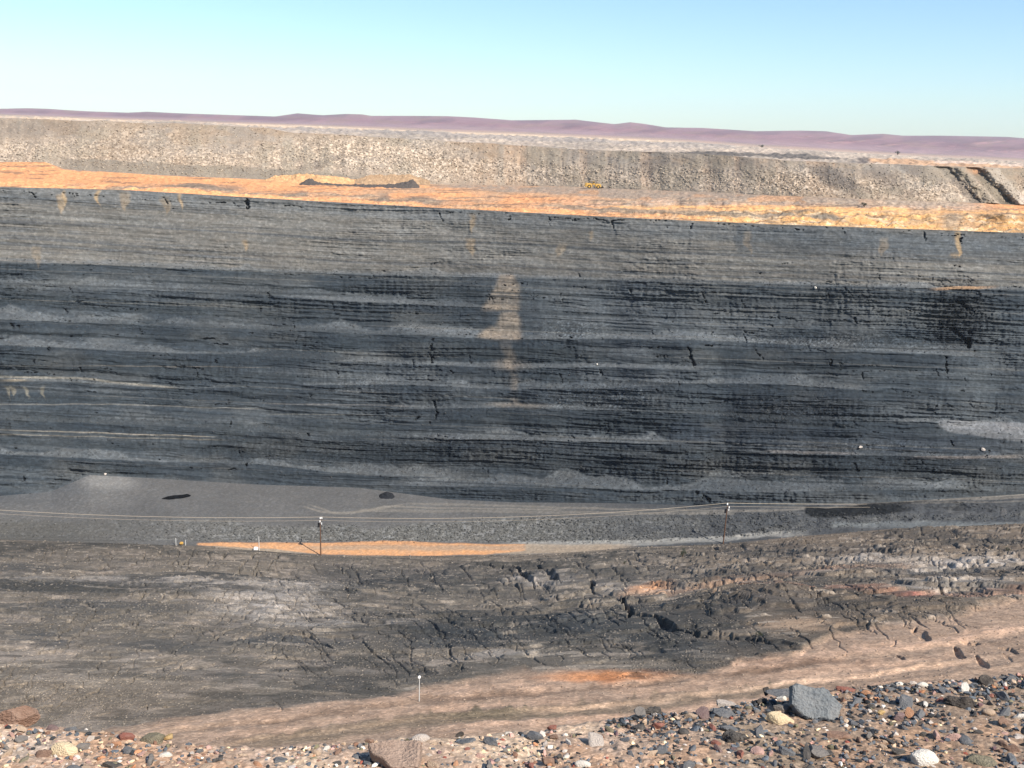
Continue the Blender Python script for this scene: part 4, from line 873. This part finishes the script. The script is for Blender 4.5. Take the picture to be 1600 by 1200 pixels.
while n_med < 222 and tries < 9000:
    tries += 1
    x = random.uniform(-10, 1612); e = float(np.interp(x, [p[0] for p in EDGE], [p[1] for p in EDGE]))
    right_side = x > 960
    if not right_side and random.random() < .5: continue
    y = e + 3 + (1208 - e) * random.random() ** (1.5 if right_side else 1.0)
    w = (10 if right_side else 7.5) + 15 * random.random() ** 1.9; h = w * random.uniform(.5, .85)
    if any(abs(x - a) < (ww + w) * .46 and abs(y - b) < (hh + h) * .46 for a, b, ww, hh, _ in hero_rects) or any(abs(x - a) < (ww + w) * .42 and abs(y - b) < (ww + w) * .3 for a, b, ww in med): continue
    c = random.choices(['slate', 'charcoal', 'grey', 'pale', 'white', 'cream', 'tan', 'pink', 'red', 'orange', 'brown', 'plum', 'olive'], [24, 20, 12, 6, 3, 3, 8, 3, 2, 1.5, 8, 5, 5] if right_side else [15, 9, 14, 10, 4, 4, 14, 5, 2, 2, 9, 4, 5])[0]
    li = random.choice([random.randrange(12), random.randrange(20), random.randrange(len(LIB))]); kindw = 'chip' if li < 12 else 'flake' if li < 20 else 'pebble'
    o = place_stone(LIB[li], x, y, w, h, c, 'stone', random.uniform(.45, .75) if li < 12 or li >= 20 else random.uniform(.22, .35), 0, random.uniform(0, 6.28), .32)
    a, b, ww, hh, ref = min(hero_rects, key=lambda q: abs(q[0] - x) + 1.5 * abs(q[1] - y))
    dx_, dy_ = x - a, (y - b) * 1.5
    rel = ('right of' if dx_ > 0 else 'left of') if abs(dx_) > abs(dy_) else ('below' if dy_ > 0 else 'above')
    sz = 'small' if w < 9.5 else 'middling' if w < 13 else 'sizeable'
    lab = f"{sz} {WORD[c]} {kindw} {rel} the {ref}"
    tag(o, lab, 'stone', f"{WORD[c]} {kindw}s {rel} the {ref}")
    med.append((x, y, w)); n_med += 1

def gravel():
    """the loose pebbles too many to count, as one sheet of small stones"""
    bm = bmesh.new(); bmesh.ops.create_icosphere(bm, subdivisions=1, radius=.5)
    bv = np.array([v.co[:] for v in bm.verts]); bf = np.array([[v.index for v in f.verts] for f in bm.faces]); bm.free()
    V, Fc, Cc = [], [], []; n = 0
    pal = [lin(*C_[c], K) for c in ['slate', 'charcoal', 'grey', 'pale', 'white', 'cream', 'tan', 'pink', 'red', 'orange', 'brown', 'plum', 'olive']]
    pr = np.array([17, 12, 16, 9, 2.5, 4, 20, 5, 1.5, 2.5, 10, 3, 5], float); pr /= pr.sum()
    for k in range(20000):
        x = RNG.uniform(-300, 1900) if k < 13000 else (RNG.uniform(-1800, -300) if RNG.random() < .5 else RNG.uniform(1900, 3400)); e = float(np.interp(x, [p[0] for p in EDGE], [p[1] for p in EDGE]))
        if x < 950 and RNG.random() < .42: continue
        y = e + 1 + (1240 - e) * RNG.random() ** (1.5 if x > 950 else 1.1)
        w = 1.6 + 8.5 * RNG.random() ** (2.0 if x > 950 else 2.8)
        p = rim_point(x, y); sl = p.length / F * w
        sc_ = np.array([RNG.uniform(.7, 1.2), RNG.uniform(.6, 1.1), RNG.uniform(.3, .8)]) * sl
        a = RNG.uniform(0, 6.28); rot = np.array(Euler((RNG.normal(0, .3), RNG.normal(0, .3), a)).to_matrix())
        v = (bv * (1 + RNG.normal(0, .27, (len(bv), 1)))) * sc_ @ rot.T + np.array(p) + np.array([0, 0, sc_[2] * .2])
        V.append(v); Fc.append(bf + n); n += len(bv)
        c = pal[RNG.choice(len(pal), p=pr)] * RNG.uniform(.75, 1.2)
        if x > 950 and RNG.random() < .55: c = pal[RNG.integers(0, 2)] * RNG.uniform(.7, 1.2)
        Cc.append(np.repeat(np.append(c, 1)[None], len(bv), 0))
    V = np.concatenate(V); Fc = np.concatenate(Fc); Cc = np.concatenate(Cc)
    me = bpy.data.meshes.new('gravel'); me.from_pydata(V.tolist(), [], Fc.tolist())
    ca = me.color_attributes.new('Col', 'FLOAT_COLOR', 'POINT'); ca.data.foreach_set('color', Cc.astype(np.float32).ravel())
    me.materials.append(rock_mat('pebble', .008, (1, 1, 1), .35, 0, 1, .3, .04))
    o = bpy.data.objects.new('gravel', me); COL.objects.link(o); o['kind'] = 'stuff'
    o['label'] = 'loose gravel of grey, tan and reddish pebbles covering the rim'
gravel()

# ------------------------------------------------------------------ loose rock lying on the slopes
def scatter(name, g, wmap, n, s0, s1, pal, label, flat=.7, pw=2.2):
    """countless loose stones strewn over a terrain sheet (stuff): sizes s0..s1 in 1/F of their distance"""
    bm = bmesh.new(); bmesh.ops.create_icosphere(bm, subdivisions=1, radius=.5)
    bv = np.array([v.co[:] for v in bm.verts]); bf = np.array([[v.index for v in f.verts] for f in bm.faces]); bm.free()
    dxw = np.gradient(g.X[0])[None, :]; dyw = np.abs(np.gradient(g.Y, axis=0))
    p = (wmap * dxw * dyw * ((g.X > -120) & (g.X < 1720))).ravel(); p = np.cumsum(p / p.sum())
    i = np.searchsorted(p, RNG.random(n)); i = np.minimum(i, p.size - 1)
    D = g.D.ravel()[i] * (1 + RNG.normal(0, .0004, n))
    P = np.stack([g.dx.ravel()[i] * D + RNG.normal(0, .4, n) * D / F, D, g.dz.ravel()[i] * D + g.up.ravel()[i]], -1)
    sz = (s0 + (s1 - s0) * RNG.random(n) ** pw) * D / F
    sc3 = sz[:, None] * np.stack([RNG.uniform(.7, 1.25, n), RNG.uniform(.7, 1.25, n), RNG.uniform(.5, 1.0, n) * flat], -1)
    a = RNG.uniform(0, 6.28, n); ca_, sa = np.cos(a), np.sin(a)
    v = bv[None] * (1 + RNG.normal(0, .2, (n, len(bv), 1))) * sc3[:, None, :]
    x = v[..., 0] * ca_[:, None] - v[..., 1] * sa[:, None]; y = v[..., 0] * sa[:, None] + v[..., 1] * ca_[:, None]
    V = np.stack([x, y, v[..., 2]], -1) + P[:, None, :]; V[..., 2] += (sc3[:, 2] * .15)[:, None]
    fc = (bf[None] + (np.arange(n) * len(bv))[:, None, None]).reshape(-1, 3)
    col = np.array(pal)[RNG.integers(0, len(pal), n)] * RNG.uniform(.75, 1.2, (n, 1))
    base = g.col.reshape(-1, 3)[i]; col = .55 * base * RNG.uniform(.8, 1.3, (n, 1)) + .45 * col
    cc = np.ones((n, len(bv), 4), np.float32); cc[..., :3] = col[:, None, :]
    me = bpy.data.meshes.new(name); V = V.reshape(-1, 3)
    me.vertices.add(len(V)); me.vertices.foreach_set('co', V.astype(np.float32).ravel())
    me.loops.add(fc.size); me.loops.foreach_set('vertex_index', fc.astype(np.int32).ravel())
    me.polygons.add(len(fc)); me.polygons.foreach_set('loop_start', np.arange(0, fc.size, 3, dtype=np.int32)); me.update(calc_edges=True)
    me.color_attributes.new('Col', 'FLOAT_COLOR', 'POINT').data.foreach_set('color', cc.ravel())
    me.materials.append(M_RUB)
    o = bpy.data.objects.new(name, me); COL.objects.link(o); o['kind'] = 'stuff'; o['label'] = label
M_RUB = rock_mat('loose_rock', .12, (1, 1, 1), .3, 0, 1, .2, .04)
vis = (g1.Y < 1168)
scatter('loose_rubble', g1, vis * (.45 + sst(-.2, .5, fb(PX / 12, PY / 12, 97, 3))) * (1 - .8 * inpink), 68000, .7, 4.8, [lin(70, 70, 68, K), lin(104, 98, 90, K), lin(124, 116, 106, K), lin(150, 140, 128, K)], 'countless loose stones strewn over the cracked near slope', .65, 3.0)
scatter('bank_rubble', g2, face2 * 1.0 + .05 * sst(900, 1200, g2.X), 11000, .7, 3.6, [lin(70, 72, 72, K * .8), lin(98, 98, 95, K * .8), lin(130, 128, 122, K * .8)], 'loose grey rubble on the bank beside the haul road', .8, 2.4)
scatter('spoil_boulders', g5, .25 + 1.5 * lowpale, 26000, .6, 3.2, [lin(214, 196, 172, K * .95), lin(226, 206, 182, K * .95), lin(170, 154, 136, K * .85), lin(140, 126, 112, K * .8)], 'loose pale boulders rolled down the spoil bank', .8, 2.6)
scatter('talus', g3, T * .8 + .12 * (1 - T) * (1 - uppr) + g3.blob(1240, 640, 110, 22, .5) + g3.blob(945, 622, 90, 18, .5) + .6 * g3.blob(1300, 532, 160, 10, .5), 26000, .6, 2.8, [lin(52, 56, 60, K * .75), lin(84, 86, 86, K * .75), lin(118, 114, 108, K * .75)], 'loose broken rock lying on the berms of the dark wall', .8, 2.6)
scatter('ledge_stones', g4, .3 + lface, 5000, .5, 2.0, [lin(214, 176, 130, K * .9), lin(150, 128, 104, K * .8), lin(226, 200, 160, K * .9)], 'loose stones lying on the orange ledge', .7, 2.6)

# ------------------------------------------------------------------ power line
ARM = 1.35
def power_pole(bx, by, ty, lean, label):
    b = surf(g1, bx, by); D = b.y
    top = at(bx + (bx - 800) * 0.001, ty, D); H = top.z - b.z
    t = empty('power_pole', b, label, 'power pole', 'power poles of the pit line')
    t.rotation_euler = (0, lean, 0)
    link('shaft', tube(bmesh.new(), [(0, 0, -.8), (0, 0, H * .5), (0, 0, H)], [.20, .17, .13], 10), M_POLE, t)
    link('crossarm', box(bmesh.new(), Vector((0.19, 0, H - .55)), (.14, 2 * ARM + .3, .16), .02), M_POLE, t)
    tips = []
    for y, z in ((-ARM, H - .4), (0, H + .05), (ARM, H - .4)):
        bm = bmesh.new()
        x0 = 0.19 if y else 0
        tube(bm, [(x0, y, z - .08), (x0, y, z), (x0, y, z + .10), (x0, y, z + .14), (x0, y, z + .3), (x0, y, z + .36), (x0, y, z + .55)], [.05, .15, .15, .09, .17, .11, .08], 10)
        link('insulator', bm, M_WHITE, t, True); tips.append(Vector((x0, y, z + .55)))
    bm = bmesh.new(); tube(bm, [(-.42, -.1, H - 2.3), (-.42, -.1, H - 1.2), (-.42, -.1, H - 1.12)], [.27, .27, .15], 12); box(bm, Vector((-.2, -.1, H - 1.7)), (.3, .12, .12))
    link('transformer', bm, M_BLACK, t)
    bm = bmesh.new(); box(bm, Vector((.42, -.25, H - 1.25)), (.28, .26, .5), .03); box(bm, Vector((.2, -.2, H - 1.3)), (.2, .08, .08))
    link('switch_box', bm, M_WHITE, t)
    Rm = Euler((0, lean, 0)).to_matrix()
    return [b + Rm @ q for q in tips]
tipA = power_pole(501, 868, 811, 0.0, 'slim brown power pole at the near edge of the orange road')
tipB = power_pole(1130, 850, 789, R(1.5), 'slim brown power pole right of centre leaning on dark ground')
def span(name, a, b, sag, label, group):
    pts = []
    for k in range(41):
        u = k / 40; p = a.lerp(b, u); p.z -= sag * 4 * u * (1 - u); pts.append(p)
    tag(link(name, tube(bmesh.new(), pts, .030, 5), M_WIRE), label, 'wire', group)
where = ('nearest', 'middle', 'farthest')
for i in range(3):
    L0 = at(-260, 776, 262) + (tipA[i] - tipA[1]); R0 = at(1950, 760, 330) + (tipB[i] - tipB[1])
    span('power_line', L0, tipA[i], 2.2, f'{where[i]} of three thin wires running left from the pole by the orange road', 'wires left of the first pole')
    span('power_line', tipA[i], tipB[i], 2.0, f'{where[i]} of three thin wires slung between the two power poles', 'wires between the poles')
    span('power_line', tipB[i], R0, 2.4, f'{where[i]} of three thin wires running right from the leaning pole', 'wires right of the second pole')

# ------------------------------------------------------------------ markers and machines
def marker_post(g, x, y, yt, label, rad=.035, head=True):
    b = surf(g, x, y); H = at(x, yt, b.y).z - b.z
    t = empty('marker_post', b, label, 'marker post')
    link('post', tube(bmesh.new(), [(0, 0, -.2), (0, 0, H * .5), (0, 0, H - .12)], [rad, rad, rad * .9], 8), M_POST, t)
    if head:
        bm = bmesh.new(); r = rad * 3.0
        tube(bm, [(0, -.03, H), (0, .03, H)], [r, r], 14); link('reflector', bm, M_WHITE, t)
marker_post(g1, 655, 1094, 1058, 'thin white marker post with round reflector on the pink haul track', .026)
marker_post(g1, 274, 849, 840, 'short white post left of the small yellow pump trailer', .10, False)
marker_post(g1, 289, 849, 843, 'short white post right of the small yellow pump trailer', .10, False)
marker_post(g1, 405, 850, 838, 'white post beside a white crate behind the orange road', .11, False)
b = surf(g1, 399, 853)
t = empty('crate', b, 'small white crate on the orange road beside a white post', 'crate')
bm = bmesh.new(); box(bm, Vector((0, 0, .6)), (1.1, .9, .7), .04); link('body', bm, M_WHITE, t)
bm = bmesh.new()
for sx in (-.4, 0, .4): box(bm, Vector((sx, 0, .12)), (.12, .9, .25))
link('skid', bm, M_POLE, t)
b = surf(g1, 283, 852)
t = empty('pump_trailer', b, 'tiny yellow pump trailer on two wheels left of the orange road', 'pump trailer'); t.scale = (.62, .62, .62)
bm = bmesh.new(); prism(bm, [(-.7, .75), (.7, .75), (.7, 1.35), (.45, 1.6), (-.5, 1.6), (-.7, 1.4)], .9); link('housing', bm, M_YEL, t)
bm = bmesh.new(); box(bm, Vector((.1, 0, .66)), (2.0, .12, .12)); box(bm, Vector((1.0, 0, .35)), (.1, .1, .7)); link('drawbar', bm, M_BLACK, t)
for sy in (-.5, .5): link('wheel', tube(bmesh.new(), [(-.1, sy - .1, .4), (-.1, sy + .1, .4)], .4, 14), M_TYRE, t)

b = surf(g4, 926, 294.5)
t = empty('scraper', b + Vector((0, -2, .1)), 'yellow earthmoving scraper parked at the foot of the pale spoil bank', 'earthmover')
px_ = b.length / F
bm = bmesh.new(); prism(bm, [(-4.9, 1.0), (-4.6, 2.9), (-4.1, 3.0), (-1.6, 2.9), (-.7, 2.5), (-.6, .8), (-1.1, .7), (-1.3, 1.5), (-1.9, 2.05), (-2.7, 2.05), (-3.3, 1.5), (-3.5, .9)], 2.9); link('bowl', bm, M_YEL, t)
bm = bmesh.new(); prism(bm, [(-4.35, .9), (-4.35, 2.9), (-4.1, 2.9), (-4.1, .9)], 3.0); link('ejector_plate', bm, M_BLACK, t)
bm = bmesh.new(); prism(bm, [(-.8, 2.3), (-.8, 2.9), (1.0, 2.75), (1.3, 2.2), (1.3, 1.3), (.9, 1.3), (.7, 2.0)], .9); link('gooseneck', bm, M_YEL, t)
bm = bmesh.new(); prism(bm, [(1.2, 1.0), (1.2, 2.5), (2.0, 2.7), (4.0, 2.55), (4.4, 2.2), (4.4, .9), (3.6, .9), (3.4, 1.5), (2.9, 1.75), (2.3, 1.7), (1.8, 1.2)], 2.3); link('engine_hood', bm, M_YEL, t)
cb = bmesh.new(); box(cb, Vector((.15, 0, 3.35)), (1.15, 1.5, 1.3), .06); cab = link('cab', cb, M_YEL, t)
wb = bmesh.new(); box(wb, Vector((.15, 0, 3.5)), (1.2, 1.55, .75), .03); link('window', wb, M_GLASS, cab)
link('exhaust', tube(bmesh.new(), [(1.6, .3, 2.5), (1.6, .3, 3.6)], .1, 8), M_BLACK, t)
bm = bmesh.new(); prism(bm, [(5.0, .3), (5.25, .4), (5.35, 1.0), (5.25, 1.7), (5.05, 1.8), (5.1, 1.0)], 3.2); box(bm, Vector((4.7, 0, .8)), (.8, .3, .25)); link('blade', bm, M_BLACK, t)
for wx, wr in ((-2.3, 1.05), (2.75, .95)):
    for sy in (-1.25, 1.25):
        wh = link('wheel', tube(bmesh.new(), [(wx, sy - .33, wr), (wx, sy - .26, wr), (wx, sy + .26, wr), (wx, sy + .33, wr)], [wr * .82, wr, wr, wr * .82], 20), M_TYRE, t)
        link('rim', tube(bmesh.new(), [(wx, sy - .36, wr), (wx, sy + .36, wr)], wr * .5, 14), M_YEL, wh)
sc_ = 27.5 * px_ / 10.2
t.scale = (sc_, sc_, sc_)

# ------------------------------------------------------------------ heaps, slick, boulders and scrub
def heap(name, prof, g, depth, c, label, cat, seed, rough=.35):
    """a heap with a ridge line: [(x, y ridge, y base)...], its foot at distance D0"""
    X = np.arange(prof[0][0], prof[-1][0] + .1, .8); n = len(X)
    yr = np.interp(X, [p[0] for p in prof], [p[1] for p in prof]); yb = np.interp(X, [p[0] for p in prof], [p[2] for p in prof])
    D0 = smx(np.array([surf(g, float(a), float(b_)).y for a, b_ in zip(X, yb)])[None], 6)[0]
    rows = []
    for k in range(25):
        u = k / 24; f_ = 1 - abs(u * 2 - 1); f_ = f_ ** .9
        dxb, dzb = ray(X, yb); dxr, dzr = ray(X, yr)
        base = np.stack([dxb * D0, D0, dzb * D0], -1); Dr = D0 + depth / 2
        hgt = np.maximum((dzr * Dr) - dzb * D0, 0)
        p = base.copy(); p[:, 1] += depth * u; p[:, 0] *= (D0 + depth * u) / D0; p[:, 2] += hgt * f_ - .2 + rough * f_ * (1 - f_ * .5) * fb(X / 4, X * 0 + k / 3, seed, 4) - .15
        rows.append(p)
    V = np.concatenate(rows); F_ = [(r * n + i, r * n + i + 1, (r + 1) * n + i + 1, (r + 1) * n + i) for r in range(24) for i in range(n - 1)]
    me = bpy.data.meshes.new(name); me.from_pydata(V.tolist(), [], F_); ca = me.color_attributes.new('Col', 'FLOAT_COLOR', 'POINT')
    cc = np.ones((len(V), 4)); cc[:, :3] = c; ca.data.foreach_set('color', cc.astype(np.float32).ravel())
    me.materials.append(m_ledge if c[0] > .1 else m_floor)
    o = bpy.data.objects.new(name, me); COL.objects.link(o)
    return tag(o, label, cat)
Dl = surf(g4, 560, 288).y
heap('earth_heap', [(463, 289, 289), (476, 281, 290), (484, 277, 290), (500, 284, 291), (540, 286.5, 292), (600, 287, 293), (630, 284, 293.5), (645, 279, 294), (652, 286, 294), (660, 294, 294.5)], g4, 14, lin(98, 90, 84, K * .8), 'long low dark grey-brown heap on the orange ledge', 'earth heap', 401, .6)
heap('earth_heap', [(405, 283, 283), (430, 274, 284), (470, 270, 286), (500, 272, 288), (540, 276, 289), (575, 285, 289)], g4, 16, lin(208, 164, 118, K * .92), 'tan heap behind the left end of the long dark heap', 'earth heap', 403, .6)
heap('earth_heap', [(540, 284, 289), (580, 272, 289), (640, 271, 290), (672, 281, 291)], g4, 16, lin(176, 146, 114, K * .85), 'flat-topped tan heap behind the right half of the long dark heap', 'earth heap', 404, .6)
p0 = surf(g2, 605, 779)
heap('coal_heap', [(588, 779, 780), (594, 771, 780), (604, 766, 780.5), (613, 769, 780.5), (620, 779, 780)], g2, 5, lin(44, 46, 50, K * .7), 'small dark rounded heap on the grey bench at the bend of tyre tracks', 'coal heap', 405, .5)
heap('rubble_heap', [(1085, 783, 785), (1090, 769, 786), (1102, 771, 787), (1112, 781, 787), (1120, 786, 788)], g2, 7, lin(40, 46, 52, K * .8), 'dark jagged rubble heap behind the leaning power pole', 'rubble heap', 406, 1.2)
heap('rubble_heap', [(1545, 806, 807), (1556, 793, 807), (1568, 791, 807), (1578, 798, 807), (1584, 807, 807)], g2, 8, lin(84, 84, 84, K * .9), 'rounded grey heap beside the dark cutting at the right edge', 'rubble heap', 407, .6)
out = [(252, 780), (262, 776), (272, 774.5), (284, 774), (292, 772.5), (298, 774.5), (296, 777), (286, 779), (274, 779.5), (264, 781)]
bm = bmesh.new(); vs = [bm.verts.new(surf(g2, x, y) + Vector((0, 0, .22))) for x, y in out]; bm.faces.new(vs); bmesh.ops.recalc_face_normals(bm, faces=bm.faces)
o = link('puddle_water', bm, paint('black_water', (.004, .004, .005), .08, .1)); o['kind'] = 'structure'

def pale_boulder(g, x, y, w, h, seed, label, c='white'):
    p = surf(g, x, y + h * .5); sl = p.length / F
    me = stone_mesh(seed, sub=3, cuts=9, rough=.06)
    o = bpy.data.objects.new('boulder', me); COL.objects.link(o); o.scale = (w * sl, w * sl, h * sl * 1.1); o.location = p + Vector((0, -w * sl * .2, h * sl * .4)); o.color = (*lin(*C_[c], K), 1)
    tag(o, label, 'boulder')
pale_boulder(g3, 1273, 449, 4, 4, 501, 'small whitish boulder on the berm at the top of the dark wall')
pale_boulder(g3, 1343, 698, 6, 4, 502, 'pale boulder lying on the lower berm right of centre', 'pale')
pale_boulder(g3, 1534, 701, 6, 4, 503, 'pale boulder on the lower berm near the right edge', 'pale')
pale_boulder(g3, 932, 569, 3, 3, 504, 'small whitish boulder halfway up the wall right of the tan slide')
pale_boulder(g3, 165, 740, 4, 3, 505, 'small pale boulder at the foot of the wall at the far left', 'pale')

M_LEAF = paint('dry_leaves', (.035, .042, .028), .8, .4, 30)
def shrub(p, w, h, label, n=420, seed=1, mat=None):
    r = random.Random(seed); t = empty('shrub', p, label, 'shrub')
    bm = bmesh.new()
    for k in range(7):
        a = r.uniform(0, 6.28); q = Vector((math.cos(a) * w * .3, math.sin(a) * w * .3, h * r.uniform(.5, .9)))
        tube(bm, [(0, 0, -.1), q * .5 + Vector((0, 0, h * .08)), q], [w * .03, w * .022, w * .01], 5)
    link('stem', bm, M_POLE, t)
    bm = bmesh.new(); cl = [(Vector((r.gauss(0, w * .22), r.gauss(0, w * .22), h * r.uniform(.35, .8))), r.uniform(.14, .26) * w) for _ in range(9)]
    for k in range(n):
        c, rad = r.choice(cl); d = Vector((r.gauss(0, 1), r.gauss(0, 1), r.gauss(0, 1))).normalized() * rad * r.uniform(.4, 1.05); c = c + d
        if c.z < .02: c.z = .02
        u = Vector((r.gauss(0, 1), r.gauss(0, 1), r.gauss(0, 1))).normalized() * w * .05; v_ = u.orthogonal().normalized() * w * .025
        bm.faces.new([bm.verts.new(c + q) for q in (u, v_, -u, -v_)])
    link('foliage', bm, mat or M_LEAF, t)
for i, (g, x, y, w, h, lab) in enumerate([(g4, 1349, 324, 9, 7, 'dark bush on the edge of the orange ledge near the right'), (g1, 1066, 876, 13, 10, 'round dark bush on the near slope below the leaning power pole'), (g1, 975, 886, 7, 6, 'low scrubby bush on the near slope left of the round dark bush'),
                                          (g1, 1571, 876, 9, 6, 'small dark bush on the near slope at the right edge'), (g6, 1401, 241, 8, 5, 'dark tree-like bush far out on the plain right of centre'), (g6, 1190, 231, 7, 3, 'far dark bush on the plain left of the tree-like bush'), (g1, 1186, 1006, 10, 6, 'low dark bush beside the long crack in the near slope')]):
    p = surf(g, x, y); sl = p.length / F
    shrub(p, w * sl, h * sl * 1.15, lab, 420, 600 + i)

# ------------------------------------------------------------------ the air between here and the hills
bm = bmesh.new(); box(bm, Vector((0, 4400, 60)), (30000, 9600, 420)); m = bpy.data.materials.new('air'); m.use_nodes = True; t = m.node_tree; t.nodes.clear()
pv = t.nodes.new('ShaderNodeVolumePrincipled'); pv.inputs['Color'].default_value = (.80, .88, 1.0, 1); pv.inputs['Density'].default_value = 4.5e-5
t.links.new(pv.outputs[0], t.nodes.new('ShaderNodeOutputMaterial').inputs['Volume'])
o = link('haze', bm, m); o['kind'] = 'stuff'
